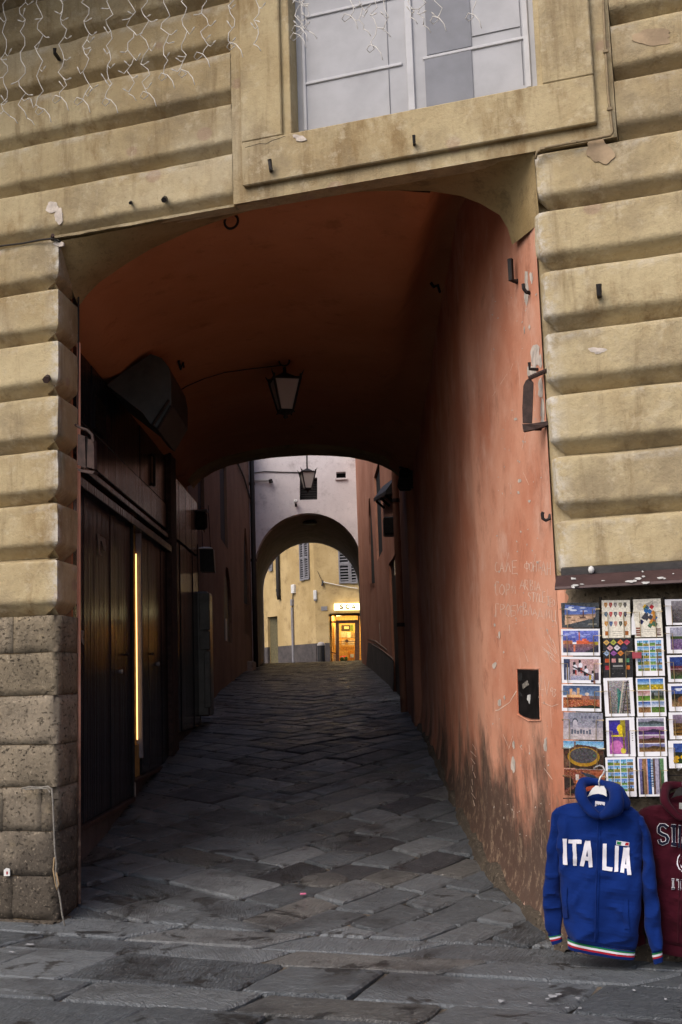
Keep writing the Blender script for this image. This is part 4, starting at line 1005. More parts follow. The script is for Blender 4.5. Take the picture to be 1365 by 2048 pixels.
for i in range(60):
    d = Vector((rg2.gauss(0, 1), rg2.gauss(0, 1), rg2.gauss(.2, .8))).normalized(); p = c+Vector((d.x*.15, d.y*.12, .03+d.z*.10)); a = d.orthogonal().normalized()*.04; b = d.cross(a)
    (m2 if (d.z > .55) else m1).add([p+a, p+b, p-a, p-b], [(0, 1, 2, 3)])
m1.build('foliage', simple('plant green', (.03, .10, .02)), fp_); m2.build('blossom', simple('red blossom', (.55, .03, .03)), fp_)
# bollard
bo = thing('bollard', 'short black stone bollard with a pale domed top before the ochre corner house', 'bollard')
p = aty(643, 1300, 39.5); zg = G(39.5); zt_ = aty(643, 1283.5, 39.5).z
MB().lathe([(.13, zg-.1-p.z), (.125, zt_-.14-p.z), (.12, zt_-.13-p.z)], p, 14).build('post', M['iron'], bo, True)
MB().lathe([(.135, zt_-.13-p.z), (.14, zt_-.09-p.z), (.09, zt_-.02-p.z), (0, zt_-p.z)], p, 14).build('cap', M['lampglass'], bo, True)
# pipes, boxes, plates on the ochre house
dr = thing('rain_pipe', 'dark green rain pipe ending halfway down the ochre house', 'pipe')
a = qp(557, 1100)-din*.08; b = qp(561, 1199)-din*.08
MB().tube([Vector((b.x, b.y, 11)), Vector((b.x, b.y, b.z+.2)), Vector((b.x, b.y, b.z))+Vector((.03, 0, 0))], .075, 10).build('pipe', M['iron'], dr, True); MB().lathe([(.09, 0), (.09, .1)], (b.x, b.y, b.z+.3), 10).build('collar', M['iron'], dr)
cd = thing('cable_conduit', 'grey cable conduit with a white junction box on the left face of the ochre house', 'conduit')
a = qp(587, 1215)-din*.05; b = qp(589.5, 1315)-din*.05
MB().tube([Vector((b.x, b.y, .9)), Vector((b.x, b.y, a.z))], .05, 8).build('pipe', M['shutter'], cd)
p = qp(589.5, 1178)-din*.05; MB().box(p, qd*.10, din*.05, ZV*.16, .01).build('junction_box', M['white'], cd); MB().tube([p, Vector((b.x, b.y, a.z))], .02, 5).build('cable', M['cable'], cd)
MB().box(qp(587, 1205)-din*.05, qd*.06, din*.05, ZV*.12, .01).build('junction_box', M['shutter'], cd)
wp = thing('alarm_box', 'slim white alarm box on the corner edge of the ochre house', 'box'); p = op(631, 1190) - ein*.03; MB().box(p, od*.06, ein*.05, ZV*.17, .02).build('box_body', M['white'], wp); MB().box(p-ZV*.19, od*.04, ein*.04, ZV*.02).build('box_base', M['shutter'], wp)
np_ = thing('house_number', 'small grey number plate beside the shop on the ochre house', 'plate'); p = op(649, 1217)-ein*.01; MB().box(p, od*.11, ein*.012, ZV*.075).build('plate', M['shutter'], np_)
ca = thing('wall_cable', 'white cable sagging from a black insulator across the ochre wall above the shop', 'cable')
MB().tube([op(x, y)-ein*.06 for x, y in ((646, 1164), (660, 1167), (680, 1171), (700, 1175), (716, 1177))], .018, 5).build('cable', M['lightwire'], ca); MB().tube([op(646, 1161)-ein*.05, op(646, 1172)-ein*.07], [.03, .05], 6).build('insulator', M['iron'], ca)
MB().tube([op(x, y)-ein*.03 for x, y in ((636, 1143), (641, 1154), (645, 1163))], .012, 4).build('cable', M['cable'], ca)
# person in the street, half hidden by the arch
pe = thing('person', 'person in a red cap and dark coat walking at the end of the lane', 'person')
def skin_body(name, verts, edges, radii, mat, parent, levels=1):
    me = bpy.data.meshes.new(name); me.from_pydata(verts, edges, []); o = bpy.data.objects.new(name, me); COL.objects.link(o)
    sk = o.modifiers.new('skin', 'SKIN'); 
    for i, r_ in enumerate(radii): me.skin_vertices[0].data[i].radius = (r_, r_) if not isinstance(r_, tuple) else r_
    me.skin_vertices[0].data[0].use_root = True
    o.modifiers.new('sub', 'SUBSURF').levels = levels
    dg = bpy.context.evaluated_depsgraph_get(); me2 = bpy.data.meshes.new_from_object(o.evaluated_get(dg)); o.modifiers.clear(); o.data = me2; me2.materials.clear(); me2.materials.append(mat)
    me2.polygons.foreach_set('use_smooth', [True]*len(me2.polygons)); o.parent = parent; return o
hp = aty(533, 1254, 45.5); b0 = Vector((hp.x, hp.y, hp.z-1.66))
def B(x, y, z): return tuple(b0+Vector((x, y, z)))
V = [B(0, 0, .95), B(0, 0, 1.2), B(0, 0, 1.4), B(0, 0, 1.5), B(0, -.01, 1.62), B(.17, 0, 1.38), B(.22, -.04, 1.12), B(.20, -.22, 1.02), B(-.17, 0, 1.38), B(-.22, .03, 1.10), B(-.20, -.10, .90), B(.09, 0, .85), B(.11, -.12, .48), B(.10, -.05, .07), B(.10, -.18, .04), B(-.09, 0, .85), B(-.09, .10, .48), B(-.08, .22, .08), B(-.08, .10, .03), B(.20, -.30, 1.02)]
Ed = [(0, 1), (1, 2), (2, 3), (3, 4), (2, 5), (5, 6), (6, 7), (7, 19), (2, 8), (8, 9), (9, 10), (0, 11), (11, 12), (12, 13), (13, 14), (0, 15), (15, 16), (16, 17), (17, 18)]
Rr = [.16, .16, .15, .055, .095, .075, .055, .04, .075, .055, .04, .10, .07, .05, .04, .10, .07, .05, .04, .035]
skin_body('body', V, Ed, Rr, simple('dark coat', (.016, .017, .022), .9), pe)
MB().lathe([(.0, .145), (.06, .13), (.10, .08), (.112, .02), (.108, .0)], b0+Vector((0, -.01, 1.62)), 12).build('cap', simple('red cap', (.55, .02, .03), .9), pe, True)
MB().lathe([(0, -.085), (.06, -.07), (.088, 0), (.09, .05), (.0, .06)], b0+Vector((0, -.035, 1.60)), 12).build('face', simple('skin tone', (.45, .26, .18), .7), pe, True)
MB().box(b0+Vector((.24, -.30, 1.05)), (.08, 0, .01), (0, .06, 0), (0, 0, .05), .02).build('paper_bag', simple('pink bag', (.62, .50, .52)), pe)

# ================================================================== LANTERNS
def lantern(name, label, c, s, rod):
    """four-sided tapering street lantern; c = top centre of the glass body, s = half width at the top"""
    o = thing(name, label, 'lantern'); c = Vector(c); b = s*.46; h = s*2.35; a0 = R(14)
    def cn(k, r_, z): a = a0+math.pi/4+k*math.pi/2; return c+Vector((math.cos(a)*r_*1.414, math.sin(a)*r_*1.414, z))
    for k in range(4):
        q = [cn(k, s*.93, -.06*s), cn(k+1, s*.93, -.06*s), cn(k+1, b*.93, -h), cn(k, b*.93, -h)]
        m = sum(q, Vector())/4; n_ = (Vector((c.x, c.y, m.z))-m).normalized()
        MB().prism(q, n_*.006).build('glass_panel', M['lampglass'], o)
        MB().tube([cn(k, s, .30*s), cn(k, s, 0), cn(k, b, -h), cn(k, b*1.25, -h-.12*s)], [.10*s, .10*s, .09*s, .05*s], 5).build('corner_bar', M['iron'], o)
        MB().tube([cn(k, s, 0), cn(k+1, s, 0)], .10*s, 5).build('top_rail', M['iron'], o); MB().tube([cn(k, b, -h), cn(k+1, b, -h)], .11*s, 5).build('bottom_rail', M['iron'], o)
        MB().tube([cn(k, s, .12*s), cn(k, s*1.12, .32*s), cn(k, s*1.22, .55*s)], [.07*s, .055*s, .02*s], 5).build('finial', M['iron'], o)
    MB().lathe([(s*1.28, .02*s), (s*1.05, .16*s), (s*.5, .42*s), (s*.22, .55*s), (0, .6*s)], c, 4, ZV).build('cap', M['iron'], o)
    MB().lathe([(b*1.1, -h), (b*.7, -h-.2*s), (.16*s, -h-.3*s), (.2*s, -h-.45*s), (0, -h-.6*s)], c, 12).build('base', M['iron'], o, True)
    MB().tube([c+Vector((0, 0, .5*s))]+[c+Vector(p) for p in rod], .016, 6).build('rod', M['iron'], o)
    return o
c = aty(615, 945, 24.0)
lantern('street_lantern', 'smaller grey glazed street lantern hanging before the lilac wall above the round arch', c, .145, [(0, 0, .2), (0, .1, .7), (-.03, .3, 3.0)])
def vault_pt(x, y):
    d = ray(x, y).normalized(); h = bvh_v.ray_cast(EYE, d); return (h[0]-d*.02) if h[0] else None
vo = bpy.data.objects['passage_vault']; bvh_v = BVHTree.FromPolygons([tuple(v.co) for v in vo.data.vertices], [tuple(p.vertices) for p in vo.data.polygons])
vh = vault_pt(568, 722); c = aty(570, 761, vh.y); s = .0118*vh.y
L1 = lantern('street_lantern', 'black iron street lantern hanging from the passage vault, nearest to the entrance', c, s, [(0, 0, s*1.0)])
mb = MB(); rc = c+Vector((0, 0, s*1.5)); mb.tube([rc+Vector((.045*math.cos(a), 0, .045*math.sin(a))) for a in [i*math.pi/10 for i in range(21)]], .008, 5, False); mb.build('ring', M['iron'], L1)
MB().tube([rc+Vector((0, 0, .04)), rc+Vector((0, 0, .14))], .010, 5).build('hanger', M['iron'], L1)
q = [vault_pt(x, y) for x, y in ((346, 790), (375, 772), (410, 757), (450, 745), (500, 738), (535, 734), (562, 731))]
tag(MB().tube([p for p in q if p], .005, 5).build('lantern_cable', M['cable']), 'black cable running along the vault to the passage lantern', 'cable')
def hook(label, pts, r_, place, cat='hook', mat=None, n=6):
    q = [place(*p) for p in pts]; q = [p for p in q if p]
    return tag(MB().tube(q, r_, n).build('iron_hook', mat or M['iron']), label, cat, 'old iron hooks in the walls')
hook('faint iron hook in the vault near the top of the right wall', [(862, 566), (868, 574), (876, 570), (880, 584)], .012, vault_pt)
hook('faint iron hook in the vault left of the lantern cable', [(358, 722), (362, 738), (367, 724), (368, 734)], .012, vault_pt)
def fo(x, y, t): return fac(x, y, t)
hook('flat iron hook under the left part of the window surround', [(543, 343, -.03), (542, 338, -.075), (540, 322, -.08), (539, 318, -.085)], .012, fo, n=4)
hook('flat iron hook under the middle of the window sill', [(829, 290, -.03), (829, 285, -.075), (828, 270, -.085)], .010, fo, n=4)
hook('thick upright iron stub on the right pier', [(1199, 592, -.0), (1199, 588, -.05), (1198, 568, -.06)], .016, fo, n=4)
hook('small round bolt end on the lowest upper band, left one of the pair', [(263, 404, .01), (261, 406, -.05)], .010, fo)
hook('larger round bolt end on the lowest upper band, right one of the pair', [(331, 397, .01), (328, 400, -.06)], .017, fo)
hook('rusty broken iron stub on the left pier', [(98, 755, .01), (92, 760, -.04)], .022, fo, mat=M['rust'])
hook('dark iron spike on the upper wall behind the string lights', [(119, 119, .0), (110, 106, -.09), (110, 96, -.10)], .012, fo, n=4)
BASE = [None]
def onj(x, y, off=0.0):
    if off == 0 or BASE[0] is None: BASE[0] = onto(bvh_j, x, y, 0); return BASE[0]
    return on(x, y, BASE[0]-NF*off*.3, NF)
hook('long black L shaped iron bar high on the orange jamb', [(1036, 563, .0), (1023, 560, .10), (1021, 518, .10)], .017, onj, n=4)
hook('short bent black hook below the L shaped bar on the orange jamb', [(1061, 586, 0), (1053, 584, .06), (1048, 577, .075), (1047, 568, .075)], .011, onj)
hook('thin right angled hook just above the big iron bracket', [(1077, 739, 0), (1060, 738, .07), (1059, 725, .07)], .009, onj)
hook('curled black hook low on the orange jamb over the graffiti', [(1101, 1029, 0), (1099, 1038, .03), (1092, 1041, .06), (1086, 1037, .075), (1085, 1028, .08), (1087, 1024, .08)], .009, onj)
# ring under the lintel
rg_ = thing('iron_ring', 'black iron ring hanging on a staple under the left part of the arch', 'ring')
p = fac(463, 443, .42); MB().tube([p+UF*.045*math.cos(a)+ZV*.045*math.sin(a) for a in [i*math.pi/12 for i in range(25)]], .008, 6, False).build('ring', M['iron'], rg_); MB().tube([p+ZV*.045-NF*.02, p+ZV*.07+NF*.1], .010, 5).build('staple', M['iron'], rg_)
# shutter brackets on both sides of the passage
ib = thing('iron_bracket', 'big folded black iron bracket with a foot plate on the orange jamb', 'bracket')
def jb(x, y, t=.07): return fac(x, y, t*.35 if t != .07 else t)
MB().prism([jb(1046, 846), (jb(1045, 815)), jb(1047, 772), jb(1052, 761), jb(1060, 755), jb(1067, 765), jb(1066, 800), jb(1064, 846)], NF*.012).build('plate', M['rust'], ib)
MB().tube([jb(1058, 757), jb(1068, 752), jb(1080, 747), jb(1095, 741, .10)], .012, 6).build('arm', M['rust'], ib)
MB().prism([jb(1045, 848, .20), jb(1064, 847, .20), jb(1097, 842, .16), jb(1097, 850, .16), jb(1072, 858, .2), jb(1047, 863, .20)], NF*.03).build('foot_plate', M['rust'], ib)
MB().tube([jb(1068, 858, .21), jb(1082, 858, .3)], .010, 5).build('pin', M['rust'], ib)
ib = thing('iron_bracket', 'rusty brown iron bracket with a bent rod at the edge of the left pier', 'bracket')
def lb(x, y, t=.10): return fac(x, y, t)
rx = lambda p, dx: p+UF*dx
MB().prism([lb(156, 868), lb(170, 872), lb(172, 936), lb(155, 930)], NF*.03).build('plate', M['rust'], ib); MB().prism([lb(176, 878, .08), lb(188, 880, .08), lb(189, 938, .08), lb(174, 934, .08)], NF*.03).build('plate', M['rust'], ib)
MB().prism([lb(172, 872, .115), lb(177, 878, .10), lb(175, 936, .10), lb(171, 936, .115)], NF*.02).build('plate', M['plate'], ib)
MB().tube([lb(152, 850, .16), lb(160, 855, .1), lb(175, 860, .07), lb(185, 870, .07), lb(187, 884, .07)], .009, 6).build('rod', M['rust'], ib); MB().prism([lb(154, 936, .08), lb(170, 940, .08), lb(190, 942, .06), lb(186, 948, .06), lb(158, 943, .08)], NF*.05).build('foot_plate', M['rust'], ib)

# black plate set in the jamb
pt_ = thing('hatch_plate', 'scratched black iron hatch plate set into the orange jamb below the graffiti', 'hatch')
out = [(1037.5, 1339), (1078, 1340), (1080, 1438), (1064, 1437), (1050, 1433), (1041, 1427), (1040, 1424)]
q = [onto(bvh_j, x, y, .006) for x, y in out]; q0 = [p for p in q if p]
MB().prism(q0, Vector((.03, .004, 0))).build('plate', M['plate'], pt_)
def ptch(nm, pts, mat, lift=.008): MB().prism([onto(bvh_j, x, y, lift) for x, y in pts], Vector((.003, 0, 0))).build(nm, mat, pt_)
ptch('hole', [(1039, 1347), (1046, 1346), (1047, 1361), (1039, 1362)], M['black']); ptch('sticker', [(1047, 1369), (1057, 1361), (1060, 1370), (1049, 1378)], M['rope'])
ptch('torn_paper', [(1058, 1390), (1063, 1389), (1063, 1399), (1062, 1408), (1060, 1403), (1057, 1399)], M['white']); ptch('hole', [(1041, 1384), (1046, 1388), (1047, 1393), (1042, 1392)], M['black'])
q = [onto(bvh_j, x, y, .004) for x, y in ((1035, 1337), (1081, 1337), (1083, 1441), (1060, 1442), (1037, 1429))]
MB().tube(q+[q[0]], .003, 4, False).build('mortar_rim', M['orange'], pt_)

# cables and rope
cw = thing('wall_cable', 'painted cable clipped round the right corner of the window surround', 'cable')
pts = [(1206, -25), (1207, 5), (1211, 90), (1217, 190), (1224, 250), (1226, 264), (1221, 271), (1180, 279), (1135, 287), (1090, 296), (1075, 303), (1071, 318)]
MB().tube([fac(x, y, -.03) for x, y in pts], .0075, 6).build('cable', M['beigecable'], cw, True)
for x, y in ((1212, 103), (1220, 218), (1148, 284), (1086, 297)): MB().box(fac(x, y, -.035), UF*.014, NF*.008, ZV*.008, .002).build('clip', M['beigecable'], cw)
cw = thing('wall_cable', 'black cable crossing the top of the left pier and dropping down its inner edge', 'cable')
pts = [(-20, 496, -.01), (10, 491, -.02), (45, 487, -.01), (80, 480, -.02), (105, 477, -.03), (122, 484, .0), (140, 500, .12), (152, 520, .24), (157, 560, .34), (157.5, 640, .35), (157, 760, .35), (156, 850, .35)]
MB().tube([fac(*p) for p in pts], .006, 5).build('cable', M['cable'], cw, True); MB().tube([fac(106, 470, -.04), fac(106, 482, .02)], .012, 5).build('clip', M['rust'], cw)
rp_ = thing('rope', 'thin grey rope tied to a nail on the stone base of the left pier', 'rope')
pts = [(44, 1577), (60, 1574), (82, 1575), (96, 1573), (104, 1578), (106, 1600), (108, 1650), (110, 1700), (113, 1725), (112, 1745), (116, 1775), (121, 1800), (125, 1830), (132, 1858)]
MB().tube([fac(x, y, -.035) for x, y in pts], .0055, 6).build('rope_line', M['rope'], rp_, True)
MB().tube([fac(x, y, -.038) for x, y in ((50, 1579), (75, 1577), (95, 1577), (101, 1585))], .004, 5).build('rope_line', M['rope'], rp_)
MB().tube([fac(x, y, -.04) for x, y in ((109, 1715), (107, 1740), (111, 1765), (115, 1780), (118, 1768), (113, 1745))], .0045, 5).build('frayed_loop', M['mortar'], rp_)
st = thing('sticker', 'small torn white sticker on the stone base of the left pier', 'sticker')
MB().prism([fac(x, y, -.012) for x, y in ((8, 1752), (8, 1740), (13, 1736), (20, 1738), (20, 1752))], NF*.004).build('sticker_paper', M['white'], st)
MB().prism([fac(x, y, -.0135) for x, y in ((13, 1749), (13, 1743), (16, 1743), (16, 1749))], NF*.001).build('print', M['red'], st)

# ================================================================== ICICLE STRING LIGHTS
rl = random.Random(21)
def curtain(label, strands, t):
    root = thing('icicle_lights', label, 'string lights')
    top = [fac(x, -60, t) for x in (strands[0][0]-14, strands[-1][0]+14)]
    MB().tube([top[0], top[0].lerp(top[1], .5)-ZV*.02, top[1]], .006, 5).build('top_cable', M['lightwire'], root)
    for x, ylen, loop in strands:
        m = MB(); y = -60.0; pts = []; k = 0; xx = x; br = []
        while y < ylen:
            pts.append(fac(xx, y, t+rl.uniform(-.01, .01)))
            if y > -30 and rl.random() < .42:
                sx_ = rl.choice((-1, 1)); bx = [(xx, y), (xx+sx_*5, y+4+rl.uniform(-3, 3)), (xx+sx_*rl.uniform(8, 12), y+rl.uniform(-6, 5))]; br.append(bx)
            y += rl.uniform(10, 16); xx = x+7*math.sin(k*1.7+x)+rl.uniform(-4, 4); k += 1
        e = (xx, min(y, ylen+6)); pts.append(fac(*e, t))
        m.tube(pts, .0024, 5)
        if loop: m.tube([fac(e[0]+a, e[1]+b, t-.01*i) for i, (a, b) in enumerate(((0, 0), (-10, 8), (-16, 2), (-10, -8), (2, -4), (12, 8), (16, 22)))], .0024, 5)
        else: m.tube([fac(e[0]+a, e[1]+b, t) for a, b in ((0, 0), (9, 5), (15, 14))], .0024, 5)
        so_ = m.build('strand', M['lightwire'], root, True)
        for b in br:
            q = [fac(p[0], p[1], t-.006*i) for i, p in enumerate(b)]; mm = MB(); mm.tube(q, .0022, 4); d = (q[-1]-q[-2]).normalized()
            mm.tube([q[-1], q[-1]+d*.012, q[-1]+d*.022], [.0038, .004, .001], 5); mm.build('bulb', M['lightwire'], so_)
    return root
curtain('white icicle string lights dangling before the banded wall left of the window', [(10, 228, 0), (46, 232, 0), (80, 222, 1), (124, 198, 1), (174, 198, 1), (218, 198, 1), (262, 182, 0), (291, 185, 1), (331, 148, 1), (369, 145, 1), (410, 112, 1), (462, 88, 1), (514, 82, 0)], -.30)
curtain('white icicle string lights dangling before the painted window', [(598, 70, 1), (606, 55, 1), (614, 62, 0), (702, 30, 1), (722, 52, 0), (748, 92, 1), (770, 55, 0), (822, 30, 0), (843, 48, 0), (878, 35, 1), (951, 28, 1)], -.30)

# ================================================================== METAL HOOD, POSTCARD RACK, POSTCARDS
hd = thing('metal_hood', 'plum painted metal hood spotted with bird droppings above the postcards', 'hood')
u0, z1 = uz(1122, 1137, -.06); u1 = 4.6; z0 = uz(1118, 1152, -.10)[1]; zb_ = uz(1120, 1178, -.16)[1]
mb = MB(); mb.grid([[fp(u, t, z) for u in (u0, u0+.4, u0+.9, u1)] for t, z in ((.0, z1+.01), (-.055, z1), (-.06, z0+.005))]); mb.build('back_flashing', M['plate'], hd)
sec = [(-.055, z0+.006), (-.085, z0), (-.155, zb_+.012), (-.158, zb_), (-.150, zb_-.004), (-.05, z0-.03)]
MB().prism([fp(u0-.02, t, z) for t, z in sec], UF*(u1-u0)).build('hood_panel', M['plum'], hd)
rd = random.Random(8); mb = MB()
def hp_(x, y): return on(x, y, fp(0, -.085, z0+.003), (fp(0, -.155, zb_+.015)-fp(0, -.085, z0+.003)).cross(UF))
for cx, cy, rx_, ry_ in ((1147, 1158, 7, 2.6), (1151, 1171, 9, 3), (1147, 1175, 4, 3), (1165, 1169, 5, 1.5), (1207, 1162, 4, 1), (1262, 1164, 12, 2.6), (1278, 1158, 9, 2.8), (1288, 1154, 5, 2), (1292, 1166, 10, 3), (1270, 1162, 6, 2.2), (1322, 1157, 8, 2.8), (1330, 1158, 4, 2), (1286, 1144, 2, 2), (1347, 1148, 2, 1.5)):
    q = [hp_(x, y) for x, y in blob(cx, cy, rx_, ry_, 9, rd)]; n_ = -NF*.002+ZV*.002
    mb.add([p+n_ for p in q], [tuple(range(9))])
tag(mb.build('bird_dropping', simple('bird dropping white', (.40, .40, .39), .8), hd), kind='stuff')
MB().lathe([(0, .02), (.012, .012), (.016, 0), (.012, -.014), (0, -.02)], hp_(1184, 1140)-NF*.02, 10).build('bolt_head', M['white'], hd, True)

rack = thing('postcard_rack', 'brass wire postcard rack hung on the stone base of the right pier', 'rack')
TR = -.075
def zp(x, y, t=TR): return fac(1000+x*.26740, 1130+y*.26740, t)      # measured on the enlarged detail
H_, W_ = 60, 88
def lin(c):
    c = np.clip(c, 0, 1); return np.where(c <= .04045, c/12.92, ((c+.055)/1.055)**2.4)
def A(h, w, c=(.93, .93, .95)): a = np.zeros((h, w, 3)); a[:] = c; return a
def rc_(a, x0, y0, x1, y1, c):
    h, w = a.shape[:2]; a[int(round(y0*h)):max(int(round(y1*h)), int(round(y0*h))+1), int(round(x0*w)):max(int(round(x1*w)), int(round(x0*w))+1)] = c
def gr(a, x0, y0, x1, y1, c0, c1, nv=.05, sd=0):
    h, w = a.shape[:2]; r0, r1, k0, k1 = int(round(y0*h)), int(round(y1*h)), int(round(x0*w)), int(round(x1*w))
    if r1 <= r0 or k1 <= k0: return
    f = np.linspace(0, 1, r1-r0)[:, None, None]; rs = np.random.RandomState(sd)
    a[r0:r1, k0:k1] = np.array(c0)*(1-f)+np.array(c1)*f+rs.normal(0, nv, (r1-r0, k1-k0, 1))+rs.normal(0, nv*.5, (r1-r0, k1-k0, 3))
def ell(a, cx, cy, rx, ry, c):
    h, w = a.shape[:2]; yy, xx = np.mgrid[0:h, 0:w]; m = (((xx+.5)/w-cx)/rx)**2+(((yy+.5)/h-cy)/ry)**2 < 1; a[m] = c
def tri(a, pts, c):
    h, w = a.shape[:2]; yy, xx = np.mgrid[0:h, 0:w]; x = (xx+.5)/w; y = (yy+.5)/h; m = np.ones((h, w), bool); n = len(pts)
    sg = sum(pts[i][0]*pts[(i+1) % n][1]-pts[(i+1) % n][0]*pts[i][1] for i in range(n))
    for i in range(n):
        (ax, ay), (bx, by) = pts[i], pts[(i+1) % n]; m &= (((bx-ax)*(y-ay)-(by-ay)*(x-ax))*(1 if sg > 0 else -1) >= 0)
    a[m] = c
def clouds(a, y0, y1, x0, x1, sd, n=6, c=(.85, .88, .95)):
    r_ = random.Random(sd)
    for i in range(n): ell(a, r_.uniform(x0, x1), r_.uniform(y0, y1), r_.uniform(.04, .12), r_.uniform(.015, .04), c)
def thumb(a, x0, y0, x1, y1, sd):
    r_ = random.Random(sd); hz = y0+(y1-y0)*r_.uniform(.4, .65)
    gr(a, x0, y0, x1, hz, (.18+.2*r_.random(), .42+.15*r_.random(), .75), (.6, .72, .85), .03, sd); g_ = [((.25, .40, .12), (.35, .45, .15)), ((.62, .58, .22), (.45, .42, .14)), ((.30, .48, .24), (.50, .60, .30)), ((.5, .42, .28), (.42, .34, .2))][sd % 4]
    gr(a, x0, hz, x1, y1, *g_, .06, sd)
    if sd % 3: rc_(a, x0+(x1-x0)*.45, hz-(y1-y0)*.28, x0+(x1-x0)*.6, hz+(y1-y0)*.1, (.08, .16, .07))
def sheet20(sd):
    a = A(112, 80)
    for i in range(5):
        for j in range(4): thumb(a, .07+.22*j, .05+.166*i, .27+.22*j, .205+.166*i, sd*20+i*4+j)
    return a
def c_square():
    a = A(H_, W_, (.27, .29, .31)); tri(a, [(.1, .07), (.92, .2), (.9, .62), (.6, .72), (.08, .95)], (.80, .66, .55))
    tri(a, [(.1, .07), (.92, .2), (.9, .45), (.09, .48)], (.36, .45, .72)); clouds(a, .16, .38, .15, .7, 4); rc_(a, .12, .46, .9, .52, (.52, .45, .42)); rc_(a, .57, .3, .6, .6, (.40, .24, .20)); tri(a, [(.48, .55), (.64, .55), (.66, .62), (.5, .62)], (.35, .25, .22))
    rc_(a, .13, .58, .26, .61, (.3, .22, .18)); rc_(a, .26, .68, .38, .71, (.32, .24, .2)); rc_(a, .42, .62, .86, .66, (.62, .5, .42)); rc_(a, .72, .84, .94, .9, (.55, .55, .52)); return a
def c_tower():
    a = A(H_, W_); gr(a, .04, .06, .97, .5, (.42, .47, .78), (.30, .35, .66), .05, 2); clouds(a, .12, .34, .1, .9, 9, 9, (.58, .62, .85)); rc_(a, .45, .1, .485, .5, (.72, .36, .26)); rc_(a, .44, .06, .49, .14, (.35, .3, .4))
    rc_(a, .04, .43, .3, .56, (.70, .44, .30)); rc_(a, .4, .44, .72, .58, (.82, .38, .24)); rc_(a, .55, .36, .66, .5, (.85, .40, .27)); rc_(a, .7, .48, .97, .6, (.65, .36, .18)); gr(a, .04, .56, .97, .88, (.52, .36, .36), (.34, .28, .40), .05, 3); rc_(a, .32, .6, .36, .85, (.82, .46, .34)); tri(a, [(.6, .88), (.97, .6), (.97, .88)], (.18, .18, .24)); tri(a, [(.04, .68), (.04, .88), (.3, .88)], (.22, .24, .34)); rc_(a, .86, .48, .95, .6, (.66, .6, .16)); return a
def c_drummers():
    a = A(H_, W_); gr(a, .06, .08, .96, .88, (.70, .56, .56), (.74, .68, .70), .06, 4); rc_(a, .06, .08, .22, .88, (.20, .24, .36)); rc_(a, .11, .4, .13, .88, (.85, .85, .9)); rc_(a, .17, .4, .19, .88, (.85, .85, .9))
    for i, (x, y) in enumerate(((.33, .2), (.47, .12), (.62, .34), (.8, .52))):
        rc_(a, x-.03, y, x+.03, y+.12, (.10, .10, .14)); ell(a, x+.02, y+.2, .05, .1, (.88, .88, .92)); rc_(a, x-.05, y+.28, x+.03, y+.45, (.12, .10, .16)); rc_(a, x+.02, y+.3, x+.06, y+.5, (.65, .25, .22))
    tri(a, [(.28, .34), (.9, .78), (.9, .84), (.28, .40)], (.12, .1, .12)); gr(a, .24, .72, .9, .88, (.66, .66, .74), (.55, .56, .66), .08, 8); rc_(a, .7, .7, .76, .86, (.72, .60, .15)); rc_(a, .82, .6, .95, .86, (.30, .24, .3)); return a
def c_roofs():
    a = A(H_, W_); gr(a, .03, .05, .97, .42, (.24, .32, .46), (.42, .52, .66), .02, 6); rc_(a, .21, .16, .27, .45, (.80, .60, .42)); rc_(a, .39, .14, .45, .45, (.78, .62, .46)); ell(a, .31, .35, .06, .08, (.75, .66, .62)); ell(a, .64, .36, .05, .06, (.85, .78, .72)); rc_(a, .12, .38, .52, .48, (.85, .66, .45)); gr(a, .03, .48, .97, .88, (.66, .36, .22), (.60, .32, .18), .12, 7); rc_(a, .1, .52, .5, .56, (.3, .18, .12)); rc_(a, .5, .42, .75, .56, (.6, .38, .3)); tri(a, [(.15, .8), (.5, .68), (.75, .76), (.97, .72), (.97, .88), (.15, .88)], (.12, .16, .10)); rc_(a, .7, .42, .97, .55, (.46, .40, .42)); return a
def c_old():
    a = A(H_, W_, (.62, .60, .64)); gr(a, 0, 0, 1, .55, (.50, .51, .57), (.58, .57, .62), .04, 9); gr(a, 0, .55, 1, 1, (.70, .67, .70), (.72, .68, .68), .03, 3); rc_(a, 0, 0, .13, .6, (.66, .62, .66)); ell(a, .3, .4, .08, .2, (.28, .30, .36)); ell(a, .3, .43, .065, .17, (.72, .70, .74)); rc_(a, .24, .45, .37, .62, (.68, .66, .70))
    for i in range(5):
        rc_(a, .45+.1*i, .12, .49+.1*i, .22, (.36, .37, .44))
        if i > 2: rc_(a, .45+.1*i, .28, .49+.1*i, .36, (.40, .41, .47))
    for i in range(7): rc_(a, .2+.075*i, .62+.02*(i % 3), .25+.075*i, .8-.02*(i % 2), (.36, .38, .44))
    return a
def c_piazza():
    a = A(H_, W_, (.20, .13, .09)); gr(a, 0, 0, 1, .28, (.35, .58, .76), (.66, .78, .84), .03, 5); tri(a, [(.02, .4), (.35, .12), (.8, .2), (1, .36), (1, .5), (0, .5)], (.30, .19, .13)); rc_(a, .27, .02, .31, .3, (.42, .28, .18)); ell(a, .5, .58, .40, .36, (.66, .50, .12)); ell(a, .5, .53, .335, .29, (.27, .26, .27)); tri(a, [(0, .45), (.2, .9), (0, 1)], (.36, .24, .17)); rc_(a, .74, .5, .79, .55, (.25, .45, .3))
    rs = np.random.RandomState(4); a += rs.normal(0, .035, a.shape); return a
